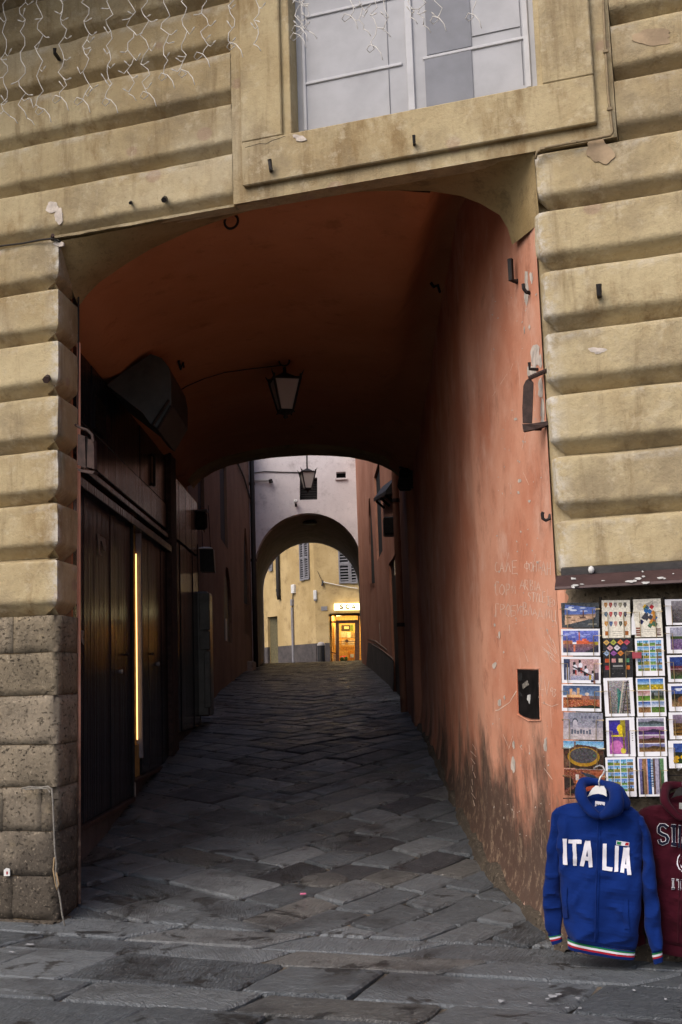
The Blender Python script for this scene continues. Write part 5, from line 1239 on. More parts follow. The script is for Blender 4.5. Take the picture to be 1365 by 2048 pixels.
def c_aerial():
    a = A(H_, W_, (.36, .20, .13)); rs = np.random.RandomState(1); gr(a, 0, 0, 1, 1, (.5, .26, .17), (.36, .2, .13), .10, 2); ell(a, .7, .55, .25, .3, (.62, .28, .18)); rc_(a, .3, .22, .34, .75, (.82, .48, .2)); rc_(a, .28, .2, .36, .42, (.78, .74, .72)); tri(a, [(0, .3), (.2, .35), (.25, .6), (0, .8)], (.17, .12, .10)); tri(a, [(.1, .9), (.3, .65), (.4, .95)], (.12, .1, .09)); tri(a, [(.4, .1), (.7, .2), (.95, .4), (.6, .35)], (.16, .2, .26)); tri(a, [(.62, .05), (1, .1), (1, .35), (.8, .3)], (.60, .32, .2)); return a
def c_shields():
    a = A(112, 80, (.88, .86, .80)); cl = [(.70, .45, .1), (.62, .16, .1), (.5, .46, .45), (.55, .52, .4), (.22, .2, .18), (.2, .38, .5), (.72, .1, .1), (.3, .32, .36), (.7, .22, .25), (.08, .12, .25), (.76, .52, .12), (.1, .25, .5), (.75, .5, .45), (.12, .16, .1), (.75, .48, .16)]
    for i in range(3):
        for j in range(5):
            x, y, c = .14+.17*j, .12+.25*i, cl[i*5+j]; rc_(a, x-.05, y-.06, x+.06, y+.01, c); tri(a, [(x-.06, y), (x+.07, y), (x+.005, y+.09)], c); rc_(a, x-.02, y-.03, x+.03, y+.03, tuple(min(1, q*.5+.35) for q in c))
    rc_(a, .1, .82, .23, .94, (.66, .38, .1)); rc_(a, .8, .82, .93, .94, (.62, .36, .12))
    for y in (.83, .88, .93): rc_(a, .36, y, .7, y+.01, (.5, .48, .45))
    return a
def c_diamonds():
    a = A(112, 80, (.10, .10, .12)); cl = [(.78, .62, .34), (.62, .64, .25), (.85, .48, .25), (.7, .25, .35), (.8, .62, .65), (.82, .8, .84), (.15, .16, .35), (.62, .72, .85), (.55, .3, .6), (.75, .45, .15), (.4, .32, .25)]
    pos = [(.12, .1), (.36, .1), (.6, .1), (.82, .1), (.24, .24), (.48, .24), (.72, .24), (.12, .38), (.36, .38), (.6, .38), (.82, .38)]
    for (x, y), c in zip(pos, cl):
        tri(a, [(x-.115, y), (x, y-.075), (x+.115, y), (x, y+.075)], c); tri(a, [(x-.05, y), (x, y-.03), (x+.05, y), (x, y+.03)], tuple(q*.6+.1 for q in c))
    for i, c in enumerate(((.75, .35, .15), (.78, .55, .55), (.75, .72, .6), (.3, .55, .4))): rc_(a, .06+.23*i, .52, .20+.23*i, .62, c)
    rc_(a, .06, .70, .20, .80, (.6, .12, .2)); rc_(a, .76, .70, .90, .80, (.78, .4, .12)); rc_(a, .32, .69, .66, .735, (.55, .55, .55)); rc_(a, .28, .78, .70, .79, (.35, .35, .35)); rc_(a, .3, .9, .34, .915, (.6, .6, .6)); rc_(a, .62, .9, .66, .915, (.6, .6, .6)); return a
def c_cypress():
    a = A(112, 80); gr(a, .14, .07, .88, .93, (.56, .54, .55), (.42, .40, .40), .12, 3); rc_(a, .14, .07, .18, .93, (.30, .16, .12)); tri(a, [(.48, .28), (.66, .4), (.5, .92), (.42, .92)], (.14, .40, .38)); rc_(a, .45, .27, .5, .5, (.3, .5, .46))
    for i in range(9): rc_(a, .62, .12+.09*i, .88, .135+.09*i, (.14, .12, .13))
    tri(a, [(.66, .07), (.72, .07), (.5, .93), (.46, .93)], (.70, .66, .6)); tri(a, [(.8, .07), (.84, .07), (.62, .93), (.58, .93)], (.2, .17, .16)); return a
def c_neon():
    a = A(112, 80); gr(a, .1, .06, .82, .94, (.16, .14, .45), (.62, .30, .60), .03, 2); ell(a, .35, .75, .22, .16, (.76, .42, .68)); ell(a, .3, .25, .18, .14, (.18, .14, .56)); rc_(a, .5, .06, .7, .5, (.55, .5, .1)); ell(a, .48, .28, .1, .1, (.88, .76, .08)); rc_(a, .44, .3, .56, .44, (.85, .74, .1)); rc_(a, .18, .45, .58, .49, (.86, .78, .16)); ell(a, .58, .85, .09, .08, (.80, .74, .25)); rc_(a, .58, .4, .64, .8, (.45, .38, .2)); rc_(a, .68, .06, .82, .94, (.32, .26, .40))
    for y in (.4, .46, .52, .58): rc_(a, .89, y, .94, y+.02, (.45, .45, .45))
    return a
def c_mosaic():
    a = A(112, 80, (.88, .86, .80)); r_ = random.Random(6)
    ell(a, .25, .2, .12, .1, (.80, .78, .74)); ell(a, .8, .15, .12, .08, (.80, .78, .74))
    pal_ = [(.12, .15, .35), (.75, .5, .15), (.7, .12, .18), (.1, .35, .6), (.2, .2, .25), (.82, .8, .8), (.6, .3, .15), (.8, .65, .12), (.25, .4, .3)]
    for i in range(26):
        x, y = r_.uniform(.25, .78), r_.uniform(.2, .72)
        if abs(x-.52) > .36*(1.1-abs(y-.5)*1.6): continue
        tri(a, [(x-.09, y), (x, y-.08), (x+.1, y-.02), (x+.02, y+.07)], r_.choice(pal_))
    for i in range(4): tri(a, [(.45, .13+.03*i), (.72, .05+.03*i), (.72, .062+.03*i), (.45, .145+.03*i)], (.1, .1, .16))
    for i in range(4): rc_(a, .05, .74+.06*i, .2, .785+.06*i, (.45, .22, .16)); rc_(a, .78, .78+.05*i, .94, .81+.05*i, (.35, .14, .18))
    rc_(a, .35, .8, .68, .81, (.5, .48, .45)); rc_(a, .32, .85, .7, .86, (.6, .58, .55)); return a
def c_six():
    a = A(112, 80)
    for (x0, y0, x1, y1, s1, s2, g1, g2, sd) in ((.05, .03, .48, .31, (.12, .36, .68), (.62, .74, .85), (.36, .40, .14), (.62, .58, .14), 1), (.5, .03, .95, .31, (.14, .38, .68), (.55, .7, .82), (.62, .56, .1), (.55, .46, .06), 2), (.05, .33, .48, .60, (.62, .42, .40), (.82, .72, .72), (.26, .42, .12), (.42, .58, .15), 3), (.5, .33, .95, .60, (.30, .36, .40), (.45, .46, .46), (.12, .18, .08), (.5, .55, .2), 4), (.05, .62, .48, .9, (.12, .26, .58), (.82, .84, .88), (.45, .32, .18), (.58, .42, .26), 5), (.5, .62, .95, .9, (.40, .50, .68), (.80, .82, .86), (.22, .36, .10), (.36, .46, .14), 6)):
        m = y0+(y1-y0)*.5; gr(a, x0, y0, x1, m, s1, s2, .03, sd); gr(a, x0, m, x1, y1, g1, g2, .07, sd+9)
    for x in (.54, .58, .82, .88): rc_(a, x, .38, x+.03, .55, (.07, .10, .06))
    for x, y in ((.58, .27), (.72, .27), (.85, .25), (.42, .22), (.66, .22)): ell(a, x, y, .03, .02, (.85, .7, .05))
    return a
def c_four():
    a = A(112, 80)
    for i, (s1, g1) in enumerate((((.60, .60, .68), (.40, .47, .50)), ((.66, .46, .62), (.36, .24, .50)), ((.62, .48, .60), (.42, .26, .16)), ((.48, .48, .66), (.55, .40, .22)))):
        y0 = .03+.215*i; gr(a, .05, y0, .94, y0+.09, s1, tuple(q*.8 for q in s1), .02, i); gr(a, .05, y0+.09, .94, y0+.205, tuple(q*.6 for q in g1), g1, .05, i+4); tri(a, [(.3, y0+.11), (.55, y0+.05), (.94, y0+.1), (.94, y0+.13), (.3, y0+.13)], tuple(q*.5 for q in g1))
    return a
def c_coast():
    a = A(112, 80); gr(a, .05, .04, .2, .95, (.48, .46, .66), (.34, .32, .46), .03, 1); tri(a, [(.16, .04), (.3, .04), (.34, .95), (.2, .95), (.14, .5)], (.55, .40, .26)); rc_(a, .14, .3, .19, .95, (.16, .13, .16)); gr(a, .33, .04, .46, .95, (.12, .36, .66), (.10, .28, .54), .03, 2); rc_(a, .3, .04, .335, .95, (.75, .6, .6))
    for i in range(17): rc_(a, .40, .05+.042*i, .52, .065+.042*i, (.06, .12, .2)); rc_(a, .47, .065+.042*i, .52, .085+.042*i, (.45, .6, .72))
    rc_(a, .52, .04, .6, .95, (.32, .24, .22)); rc_(a, .6, .04, .72, .95, (.62, .60, .68)); gr(a, .72, .04, .78, .95, (.30, .30, .36), (.16, .14, .18), .04, 3); gr(a, .78, .04, .9, .95, (.35, .52, .34), (.2, .3, .2), .04, 4); return a
def land(s1, s2, g1, g2, sd, frame=(.08, .08, 1, .84), field=None, back=(.93, .93, .95)):
    a = A(H_, W_, back); x0, y0, x1, y1 = frame; m = y0+(y1-y0)*.42; gr(a, x0, y0, x1, m, s1, s2, .03, sd); gr(a, x0, m, x1, y1, g1, g2, .06, sd+3)
    if field: field(a)
    return a
CARDS = [
 ('grey bordered postcard of a pale square under blue sky, top of the left column', c_square, 458, 283, 741, 282, 466, 470, 741, 466),
 ('white bordered postcard of a red tower under violet clouds, second in the left column', c_tower, 458, 479, 748, 477, 462, 677, 750, 677),
 ('postcard of costumed drummers along a pink wall, third in the left column', c_drummers, 461, 686, 754, 688, 465, 882, 755, 886),
 ('postcard of orange roofs and two towers under a slate sky', c_roofs, 463, 891, 758, 895, 465, 1091, 760, 1097),
 ('faded grey old photograph postcard of a gateway and carts', c_old, 477, 1102, 770, 1108, 475, 1303, 772, 1309),
 ('postcard of a shell shaped dark square ringed with yellow, without border', c_piazza, 475, 1315, 777, 1321, 479, 1515, 779, 1524),
 ('brown aerial postcard of rooftops behind the hook of the white hanger', c_aerial, 481, 1524, 786, 1532, 484, 1722, 790, 1732),
 ('cream postcard with three rows of little coloured shields', c_shields, 762, 264, 973, 262, 768, 546, 980, 543),
 ('black postcard with rows of coloured diamonds and squares', c_diamonds, 771, 551, 990, 548, 778, 842, 996, 838),
 ('white bordered postcard of a grey ladder and a green cypress shape', c_cypress, 774, 846, 993, 842, 790, 1133, 1010, 1131),
 ('white bordered postcard in violet and bright yellow neon colours', c_neon, 793, 1144, 1005, 1139, 803, 1432, 1018, 1432),
 ('postcard sheet of twenty small landscapes partly hidden by the blue hood', lambda: sheet20(3), 789, 1441, 1012, 1436, 800, 1734, 1025, 1732),
 ('cream postcard with a patchwork map of coloured flags', c_mosaic, 996, 258, 1203, 250, 1012, 541, 1221, 537),
 ('postcard sheet of twenty small landscapes with a red tag clipped on it', lambda: sheet20(5), 1009, 551, 1222, 546, 1022, 831, 1236, 828),
 ('postcard with six pictures of sunflowers and green hills', c_six, 1017, 845, 1232, 841, 1030, 1133, 1248, 1130),
 ('postcard with four misty landscape strips in violet and brown', c_four, 1022, 1141, 1240, 1138, 1035, 1432, 1254, 1429),
 ('postcard of vertical strips of blue sea, beach and shore beside the maroon hood', c_coast, 1029, 1438, 1246, 1435, 1043, 1733, 1258, 1729),
 ('white bordered grey landscape postcard, top of the right column', lambda: land((.55, .53, .56), (.42, .40, .42), (.36, .33, .34), (.24, .22, .23), 2, (.16, .06, 1, .92)), 1234, 258, 1530, 250, 1246, 449, 1540, 446),
 ('postcard of a purple flower field, second in the right column', lambda: land((.62, .62, .70), (.58, .58, .64), (.42, .36, .50), (.40, .30, .46), 3, (.1, .04, 1, .86), lambda a: rc_(a, .1, .36, 1, .46, (.20, .28, .10))), 1242, 461, 1538, 455, 1252, 661, 1546, 658),
 ('postcard of dark crimson fields over a green one, third in the right column', lambda: land((.10, .22, .50), (.12, .18, .40), (.36, .10, .16), (.15, .30, .12), 4, (.07, .06, 1, .88), lambda a: rc_(a, .07, .5, 1, .54, (.60, .45, .50))), 1249, 676, 1546, 670, 1262, 876, 1556, 874),
 ('postcard of a straw bale before cypresses under deep blue sky', lambda: land((.14, .22, .48), (.25, .34, .60), (.10, .10, .10), (.58, .44, .26), 5, (.08, .08, 1, .84), lambda a: (rc_(a, .1, .36, .4, .54, (.08, .09, .08)), ell(a, .38, .58, .14, .13, (.50, .32, .18)), clouds(a, .16, .3, .1, .8, 3, 5, (.8, .82, .88)))), 1257, 889, 1552, 884, 1268, 1094, 1560, 1092),
 ('postcard of rolling golden brown fields under a lilac sky', lambda: land((.52, .46, .54), (.40, .34, .40), (.30, .20, .08), (.55, .40, .12), 6, (.1, .08, 1, .86), lambda a: [tri(a, [(.1, y), (1, y-.1), (1, y-.06), (.1, y+.05)], (.22, .14, .06)) for y in (.5, .64, .78)]), 1262, 1104, 1556, 1098, 1272, 1304, 1566, 1302),
 ('postcard of sunflowers before dark trees, bottom of the right column', lambda: land((.12, .22, .50), (.20, .32, .58), (.06, .09, .06), (.12, .22, .06), 7, (.12, .1, 1, .84), lambda a: [ell(a, x, y, .07, .07, (.80, .62, .06)) for x, y in ((.2, .62), (.36, .6), (.44, .7), (.6, .62), (.8, .66), (.18, .74))]), 1259, 1315, 1556, 1310, 1268, 1520, 1564, 1518)]
wires = []
for i, (lab, fn, ax_, ay_, bx_, by_, cx_, cy_, dx_, dy_) in enumerate(CARDS):
    tt = TR-.002*(i % 3)
    TL, TRr, BL, BR = zp(ax_, ay_, tt), zp(bx_, by_, tt), zp(cx_, cy_, tt+.012), zp(dx_, dy_, tt+.012)
    n_ = (TRr-TL).cross(BL-TL).normalized(); n_ = n_ if n_.dot(NF) < 0 else -n_
    o = MB().prism([BL, BR, TRr, TL], -n_*.004).build('postcard', M['paper'])
    tag(o, lab, 'postcard', 'postcards in the wire rack')
    a = fn(); h, w_ = a.shape[:2]; ns = np.random.RandomState(i); a = np.clip(a+(ns.normal(0, .035, (h, w_, 1))+np.kron(ns.normal(0, .035, (h//4, w_//4, 1)), np.ones((4, 4, 1))))*(a.min(2, keepdims=True) < .84), .01, 1)
    vs = [TL.lerp(TRr, x/w_).lerp(BL.lerp(BR, x/w_), y/h)+n_*.0008 for y in range(h+1) for x in range(w_+1)]
    fs = [(y*(w_+1)+x, (y+1)*(w_+1)+x, (y+1)*(w_+1)+x+1, y*(w_+1)+x+1) for y in range(h) for x in range(w_)]
    me = bpy.data.meshes.new('picture'); me.from_pydata(vs, [], fs); me.materials.append(M['print'])
    at = me.attributes.new('print', 'FLOAT_COLOR', 'FACE'); l4 = np.ones((h*w_, 4)); l4[:, :3] = lin(a).reshape(-1, 3)*.86; at.data.foreach_set('color', l4.ravel())
    po = bpy.data.objects.new('picture', me); COL.objects.link(po); po.parent = o
    land_ = abs(bx_-ax_) > abs(cy_-ay_); f = .16 if land_ else .22; yt = .26 if land_ else .34
    for side in (0, 1):
        e0 = TL.lerp(BL, yt) if side == 0 else TRr.lerp(BR, yt); row_ = TRr-TL
        ou = e0+row_*(-.03 if side == 0 else .03); inn = e0+row_*(f if side == 0 else -f); dn_ = inn+(BL-TL)*(1-yt+.015)
        wires.append((ou+NF*.01, ou-NF*.012, inn-NF*.012, dn_-NF*.010, dn_+NF*.012))
for q in wires: MB().tube(q, .0022, 4).build('wire_holder', M['wire'], rack)
for x0, x1 in ((752, 788), (985, 1022), (1225, 1260)):
    for dx in (-3, 9): MB().tube([zp(x0+dx, 240, -.03), zp(x1+dx, 1750, -.03)], .003, 4).build('upright_wire', M['iron'], rack)
for y in (330, 540, 745, 950, 1160, 1370, 1580, 1745): MB().tube([zp(452+y*.012, y, -.025), zp(1560, y-8, -.025)], .003, 4).build('cross_wire', M['iron'], rack)
tgq = [zp(990, 652, TR-.02), zp(1060, 652, TR-.02), zp(1061, 697, TR-.02), zp(992, 700, TR-.02)]
tag(MB().prism(tgq, NF*.003).build('price_tag', simple('dull red tag', (.26, .035, .05), .5)), 'dull red blank tag clipped over the postcard sheet of landscapes', 'tag')
o = MB().prism([zp(x, y, TR+.006) for x, y in ((985, 400), (1000, 330), (1020, 520), (985, 522))], NF*.002).build('postcard', M['paper']); tag(o, 'cream postcard slipping out askew behind the patchwork map card', 'postcard', 'postcards in the wire rack')

# ================================================================== HOODED JACKETS
def hz_(x, y, t): return fac(1000+x*.26740, 1500+y*.26740, t)
def ring(L, Rr_, dep, n=36, e=.75, seed=0, fold=.010):
    c = (L+Rr_)/2; a = (Rr_-L)/2; out = []
    for i in range(n):
        q = 2*math.pi*i/n; cx, sy = math.cos(q), math.sin(q)
        x = math.copysign(abs(cx)**e, cx); y = math.copysign(abs(sy)**.9, sy)
        p = c+a*x-NF*dep*y
        uu = (p-P0).dot(UF); p += -NF*fold*.75*nz((uu, .3, p.z*.22), 15, seed)*(1 if sy > -.2 else .3)+UF*fold*.5*nz((uu*.3, .7, p.z), 15, seed+2)
        rdg = max(0, 1-abs(nz((uu*.8+p.z*.5, .2, p.z*.9-uu*.4), 10, seed+4))*2.2)**3; p += -NF*rdg*fold*.55
        p += -NF*(fold*(nz((p.x, p.y, p.z*.6), 8, seed)+.6*nz((p.x, p.y, p.z), 17, seed)))
        out.append(p)
    return out
def loft(rows, dx, dy, t, mats, parent, name, n=36, seed=0, fold=.010, sub=3, close=False):
    """rows: (y left, y right, x left, x right, half depth, band)"""
    m = MB(); rr = []; bands = []
    for a, b in zip(rows, rows[1:]):
        for k in range(sub):
            f = k/sub; v = [a[i]+(b[i]-a[i])*f for i in range(5)]; rr.append(v); bands.append(a[5] if len(a) > 5 else 0)
    rr.append(list(rows[-1][:5]))
    R_ = [ring(hz_(v[2]+dx, v[0]+dy, t), hz_(v[3]+dx, v[1]+dy, t), v[4], n, .75, seed, fold) for v in rr]
    for i in range(len(R_)-1): m.mi = bands[i]; m.grid([R_[i], R_[i+1]], True)
    if close: m.mi = 0; m.add([sum(R_[0], Vector())/n]+R_[0], [(0, i+1, (i+1) % n+1) for i in range(n)])
    return m.build(name, mats, parent, True)
BODY = [(396, 404, 560, 930, 0.0186), (404, 424, 500, 985, 0.0260), (424, 462, 445, 1038, 0.0341), (462, 520, 415, 1066, 0.0422), (560, 620, 418, 1082, 0.0508), (700, 770, 436, 1075, 0.0583), (880, 960, 442, 1066, 0.0620), (1100, 1185, 458, 1058, 0.0620), (1290, 1385, 475, 1040, 0.0595), (1370, 1475, 494, 1024, 0.0558), (1398, 1500, 503, 1014, 0.0471)]
HEM = [(1398, 1500, 503, 1014, 0.0484, 0), (1408, 1508, 504, 1014, 0.0490, 1), (1424, 1520, 505, 1013, 0.0496, 2), (1442, 1534, 506, 1012, 0.0496, 3), (1458, 1548, 507, 1011, 0.0496, 0), (1482, 1568, 508, 1008, 0.0459, 0)]
SL = [(432, 440, 428, 520, 0.0248), (470, 480, 396, 492, 0.0310), (560, 565, 382, 470, 0.0341), (700, 700, 360, 456, 0.0360), (830, 830, 345, 450, 0.0360), (960, 960, 334, 454, 0.0360), (1100, 1100, 325, 461, 0.0347), (1250, 1245, 331, 465, 0.0322), (1340, 1330, 340, 462, 0.0285), (1382, 1366, 355, 460, 0.0223)]
CL = [(1382, 1366, 360, 458, 0.0211, 0), (1392, 1375, 364, 460, 0.0211, 1), (1402, 1384, 368, 461, 0.0211, 2), (1416, 1396, 373, 463, 0.0211, 3), (1430, 1408, 380, 465, 0.0211, 0), (1458, 1430, 392, 468, 0.0186, 0)]
SR = [(470, 500, 1000, 1075, 0.0248), (520, 560, 1035, 1100, 0.0310), (620, 650, 1052, 1122, 0.0341), (760, 790, 1060, 1146, 0.0360), (900, 920, 1064, 1166, 0.0360), (1050, 1070, 1068, 1185, 0.0360), (1200, 1215, 1075, 1202, 0.0341), (1350, 1355, 1092, 1214, 0.0310), (1450, 1450, 1112, 1220, 0.0273), (1500, 1484, 1132, 1216, 0.0211)]
CR_ = [(1500, 1484, 1134, 1214, 0.0211, 0), (1516, 1498, 1137, 1214, 0.0211, 1), (1530, 1512, 1139, 1215, 0.0211, 2), (1546, 1528, 1141, 1217, 0.0211, 3), (1560, 1542, 1144, 1219, 0.0211, 0), (1602, 1580, 1152, 1222, 0.0186, 0)]
def bvh_of(o): return BVHTree.FromPolygons([tuple(v.co) for v in o.data.vertices], [tuple(p.vertices) for p in o.data.polygons])
def strip_on(bvh, m, pts, w_, lift=.003):
    """a flat felt strip laid on the cloth; pts measured on the enlarged detail"""
    q = []
    for a, b in zip(pts, pts[1:]):
        k = max(1, int(math.hypot(b[0]-a[0], b[1]-a[1])/14)); q += [(a[0]+(b[0]-a[0])*j/k, a[1]+(b[1]-a[1])*j/k) for j in range(k)]
    q.append(pts[-1]); rows_ = [[], [], []]
    for i, p in enumerate(q):
        a = q[max(0, i-1)]; b = q[min(len(q)-1, i+1)]; dx, dy = b[0]-a[0], b[1]-a[1]; n = math.hypot(dx, dy) or 1
        for j, s_ in enumerate((-.5, 0, .5)):
            h = onto(bvh, 1000+.2674*(p[0]-dy/n*w_*s_), 1500+.2674*(p[1]+dx/n*w_*s_), lift)
            if h is None: return
            rows_[j].append(h)
    m.grid(rows_)
def hoodie(label, cloth, dx, dy, t, trim, seed):
    o = thing('hooded_jacket', label, 'hoodie', 'hooded jackets hanging under the postcards')
    bands = [cloth]+trim
    body = loft(BODY, dx, dy, t, cloth, o, 'body', 84, seed, .020, 8, True)
    loft(HEM, dx, dy, t, bands, o, 'hem_band', 44, seed, .004, 1)
    for nm, sl, cf_, s_ in (('sleeve', SL, CL, 1), ('sleeve', SR, CR_, 2)):
        sv = loft(sl, dx, dy, t+.005, cloth, o, nm, 36, seed+s_, .019, 8, True); loft(cf_, dx, dy, t+.005, bands, sv, 'cuff', 22, seed+s_, .002, 1)
    # hood: a thick soft roll from the zip round the back of the neck, with its fallen bag
    def T(pts): return [hz_(x+dx, y+dy, t+d) for x, y, d in pts]
    def smooth(pts):
        q = [Vector(p) for p in pts]
        for _ in range(2): q = [q[0]]+[p for a, b in zip(q, q[1:]) for p in (a.lerp(b, .25), a.lerp(b, .75))]+[q[-1]]
        return q
    hm = MB()
    p1 = smooth(T([(748, 505, -.085), (700, 478, -.092), (645, 420, -.088), (606, 355, -.07), (596, 290, -.03), (635, 248, .02), (720, 240, .05), (805, 262, .04)]))
    r1 = [.008+.015*math.sin(math.pi*min(.8, .02+i/len(p1)))**.7 for i in range(len(p1))]; hm.tube(p1, r1, 12)
    p2 = smooth(T([(748, 505, -.085), (800, 488, -.095), (850, 440, -.098), (882, 390, -.09), (880, 335, -.06), (850, 290, -.01), (790, 262, .04)]))
    hm.tube(p2, [.008+.024*math.sin(math.pi*min(.85, .02+.9*i/len(p2)))**.8 for i in range(len(p2))], 12)
    p3 = smooth(T([(960, 404, -.03), (925, 375, -.06), (890, 340, -.05), (850, 290, .0)])); hm.tube(p3, [.010+.022*math.sin(math.pi*(i/len(p3))*.8+.3) for i in range(len(p3))], 10)
    hm.v = [tuple(Vector(v)+Vector((nz(v, 11, seed), nz(v, 11, seed+3), nz(v, 9, seed+6)))*.016) for v in hm.v]; hood = hm.build('hood', cloth, o, True)
    MB().grid([T([(610, 330, .02), (680, 300, .05), (740, 292, .055), (810, 305, .05), (880, 340, .02)]), T([(630, 390, -.03), (690, 380, .0), (745, 375, .01), (800, 385, .0), (865, 400, -.03)]), T([(680, 450, -.06), (710, 452, -.05), (745, 455, -.045), (790, 455, -.05), (840, 440, -.06)]), T([(735, 505, -.07), (740, 507, -.07), (745, 508, -.07), (752, 508, -.07), (765, 505, -.07)])]).build('hood_lining', cloth, hood, True)
    b = bvh_of(body)
    for side in ([(492, 1020), (489, 1140), (497, 1252)], [(944, 1108), (943, 1225), (952, 1338)]):
        m = MB(); strip_on(b, m, [(x+dx, y+dy) for x, y in side], 34, .006); m.build('pocket_welt', cloth, o, True)
    m = MB(); strip_on(b, m, [(742+dx, 512+dy), (738+dx, 700+dy), (728+dx, 1000+dy), (716+dx, 1250+dy), (712+dx, 1425+dy)], 30, .005); pk = m.build('zip_placket', cloth, o, True)
    m = MB(); q = [onto(b, 1000+.2674*(x+dx), 1500+.2674*(y+dy), .011) for x, y in ((735, 512), (729, 700), (722, 1000), (712, 1250), (708, 1425))]
    if all(q): m.tube(q, .0022, 5); m.build('zip', cloth, pk)
    return o, body, b
tri_ = [M['green'], M['felt'], M['red']]
jk, bodyb, bb = hoodie('royal blue hooded zip jacket lettered ITALIA with a small flag', M['blue'], 0, 0, -.235, tri_, 1)
for ch, strokes in (('I', [[(487, 661), (492, 857)]]), ('T', [[(514, 682), (612, 687)], [(562, 690), (563, 865)]]), ('A', [[(655, 677), (616, 868)], [(664, 677), (681, 877)], [(632, 806), (676, 813)]]),
                    ('L', [[(786, 700), (783, 892)], [(770, 884), (842, 893)]]), ('I', [[(876, 714), (871, 912)]]), ('A', [[(940, 730), (915, 920)], [(955, 730), (968, 934)], [(925, 868), (965, 875)]])):
    m = MB()
    for k, st_ in enumerate(strokes): strip_on(bb, m, st_, 29, .0040+.0007*k)
    m.build('letter', M['felt'], jk, True)
for x0, x1, mt in ((872, 968, M['felt']),): 
    m = MB(); strip_on(bb, m, [(x0, 691), (x1, 707)], 31, .0045); fg = m.build('flag_patch', mt, jk)
for x0, x1, y0, y1, mt in ((876, 907, 691.6, 697, M['green']), (936, 965, 702, 706.5, M['red'])):
    m = MB(); strip_on(bb, m, [(x0, y0), (x1, y1)], 22, .006); m.build('stripe', mt, fg)
def hanger(label, dx, dy, t, mat, parent=None):
    o = thing('coat_hanger', label, 'hanger', 'coat hangers holding the hooded jackets')
    def T(pts): return [hz_(x+dx, y+dy, t+d) for x, y, d in pts]
    MB().prism(T([(655, 350, 0), (690, 288, 0), (715, 268, 0), (778, 271, 0), (795, 300, 0), (800, 348, 0), (770, 333, 0), (735, 327, 0), (695, 333, 0)]), NF*.014).build('shoulder', mat, o)
    MB().tube(T([(745, 270, 0), (741, 235, 0), (752, 205, -.0), (775, 178, .02), (784, 150, .04), (772, 124, .06), (748, 116, .075), (724, 124, .085), (704, 140, .09)]), .0042, 6).build('hook_wire', simple('white hook wire', (.6, .6, .6), .3, .5), o, True)
    return o
hanger('white plastic hanger in the neck of the royal blue jacket', 0, 0, -.26, M['white'])
q = [hz_(x, y, -.262) for x, y in ((714, 382), (786, 390), (785, 447), (712, 440))]
lb_ = MB().prism([p+NF*.0 for p in q], NF*.003).build('neck_label', M['felt'], jk)
for x0, x1, y0, y1 in ((722, 738, 404, 402), (741, 756, 402, 408), (760, 776, 400, 410), (724, 730, 410, 396)): MB().tube([hz_(x0, y0+4, -.2645), hz_(x1, y1+10, -.2645)], .0018, 4).build('print', M['navy'], lb_)
jm2, body2, b2 = hoodie('maroon hooded jacket with navy college letters, cut off by the right edge', M['maroon'], 628, 12, -.12, [M['maroon']]*3, 5)
hanger('dark grey plastic hanger in the neck of the maroon jacket', 628, 12, -.145, M['plate'])
q = [hz_(x+628, y+12, -.15) for x, y in ((714, 382), (786, 390), (785, 447), (712, 440))]; MB().prism(q, NF*.003).build('neck_label', simple('grey label', (.25, .26, .25)), jm2)
LET = {'S': [[(1255, 580), (1235, 562), (1205, 560), (1190, 580), (1192, 612), (1215, 628), (1245, 640), (1256, 665), (1250, 690), (1220, 700), (1200, 690), (1194, 668)]], 'I': [[(1280, 566), (1318, 570)], [(1299, 570), (1301, 704)], [(1282, 706), (1320, 708)]],
       'E': [[(1336, 572), (1400, 580)], [(1348, 574), (1350, 708)], [(1336, 710), (1402, 718)], [(1350, 640), (1385, 644)]]}
for ch, sts in LET.items():
    m = MB()
    for k, st_ in enumerate(sts): strip_on(b2, m, st_, 30 if len(sts) == 1 else 28, .005+.0004*k)
    lo = m.build('letter', M['felt'], jm2, True); m = MB()
    for k, st_ in enumerate(sts):
        strip_on(b2, m, st_, 21, .0085+.0004*k)
    m.build('letter_face', M['navy'], lo, True)
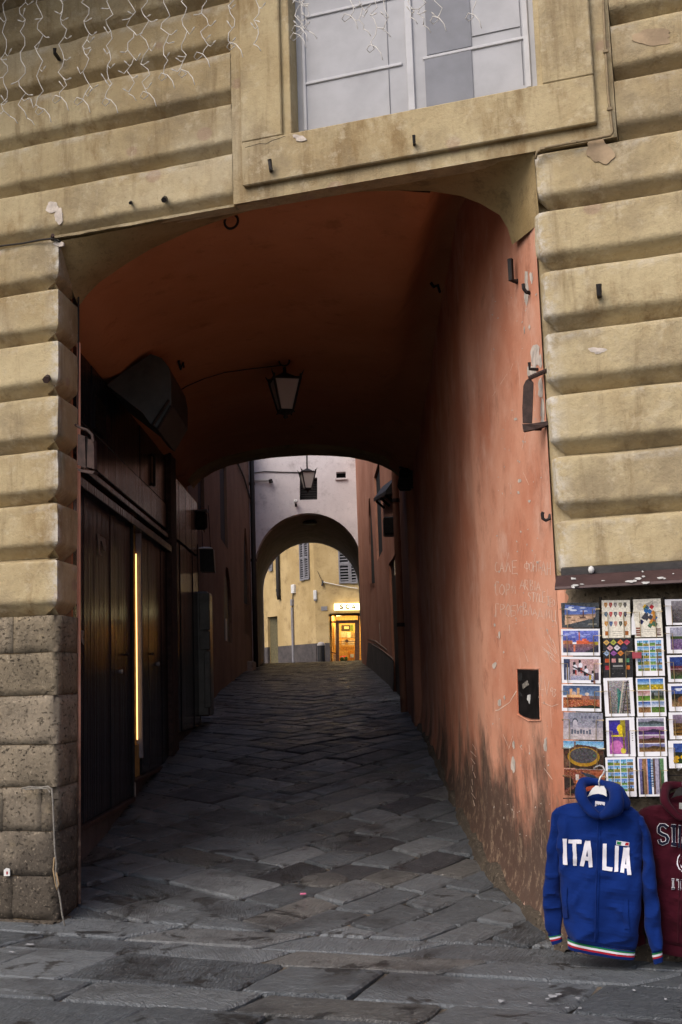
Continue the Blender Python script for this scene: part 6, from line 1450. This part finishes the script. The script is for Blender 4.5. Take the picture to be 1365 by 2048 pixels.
for sts in ([[(1284, 966), (1308, 968)], [(1296, 968), (1297, 1030)], [(1285, 1032), (1310, 1034)]], [[(1322, 970), (1372, 976)], [(1347, 972), (1348, 1036)], [(1338, 1037), (1360, 1038)]]):
    m = MB()
    for k, st_ in enumerate(sts): strip_on(b2, m, st_, 17, .005+.0004*k)
    lo = m.build('letter', M['felt'], jm2, True); m = MB()
    for k, st_ in enumerate(sts): strip_on(b2, m, st_, 9, .0075+.0004*k)
    m.build('letter_face', M['navy'], lo, True)
m = MB(); strip_on(b2, m, [(1400+72*math.cos(a), 838+78*math.sin(a)) for a in [2*math.pi*i/28 for i in range(29)]], 8, .005); strip_on(b2, m, [(1400+52*math.cos(a), 838+56*math.sin(a)) for a in [2*math.pi*i/24 for i in range(25)]], 5, .005); m.build('round_emblem', M['felt'], jm2, True)

# ================================================================== LITTER
def gpt(x, y): 
    p = atz(x, y, .05)
    for _ in range(6): p = atz(x, y, G(p.y)+.016)
    return p
ls_ = random.Random(9); mb = MB()
for cx, cy, rx_, ry_ in ((1106, 1994, 12, 4), (1118, 1990, 8, 3), (1095, 1999, 5, 2), (1155, 1998, 6, 3), (1002, 2004, 7, 4), (1020, 1945, 4, 2), (1160, 2018, 5, 2), (1100, 1970, 3, 1.5), (1268, 1982, 4, 2), (1332, 2000, 4, 2), (1060, 2008, 5, 2), (1135, 2017, 6, 1.5), (60, 1890, 10, 2), (25, 1905, 6, 2)):
    q = [gpt(x, y)+ZV*.004 for x, y in blob(cx, cy, rx_, ry_, 9, ls_)]; mb.add(q, [tuple(range(9))])
tag(mb.build('droppings', simple('white splash', (.26, .27, .285), .8)), 'white bird droppings splashed on the paving stones', 'droppings', kind='stuff')
for (x, y), c, lab in (((560, 1700), (.55, .20, .04), 'tiny orange cigarette end lying in the middle of the lane'), ((607, 1792), (.60, .16, .28), 'tiny pink scrap lying on the round paving stone'), ((600, 1464), (.5, .5, .5), 'tiny white paper scrap lying far up the lane')):
    p = gpt(x, y)+ZV*.012; tag(MB().box(p, (.016, .006, 0), (-.003, .008, 0), (0, 0, .005), .002).build('litter_scrap', simple('scrap colour', c)), lab, 'litter')
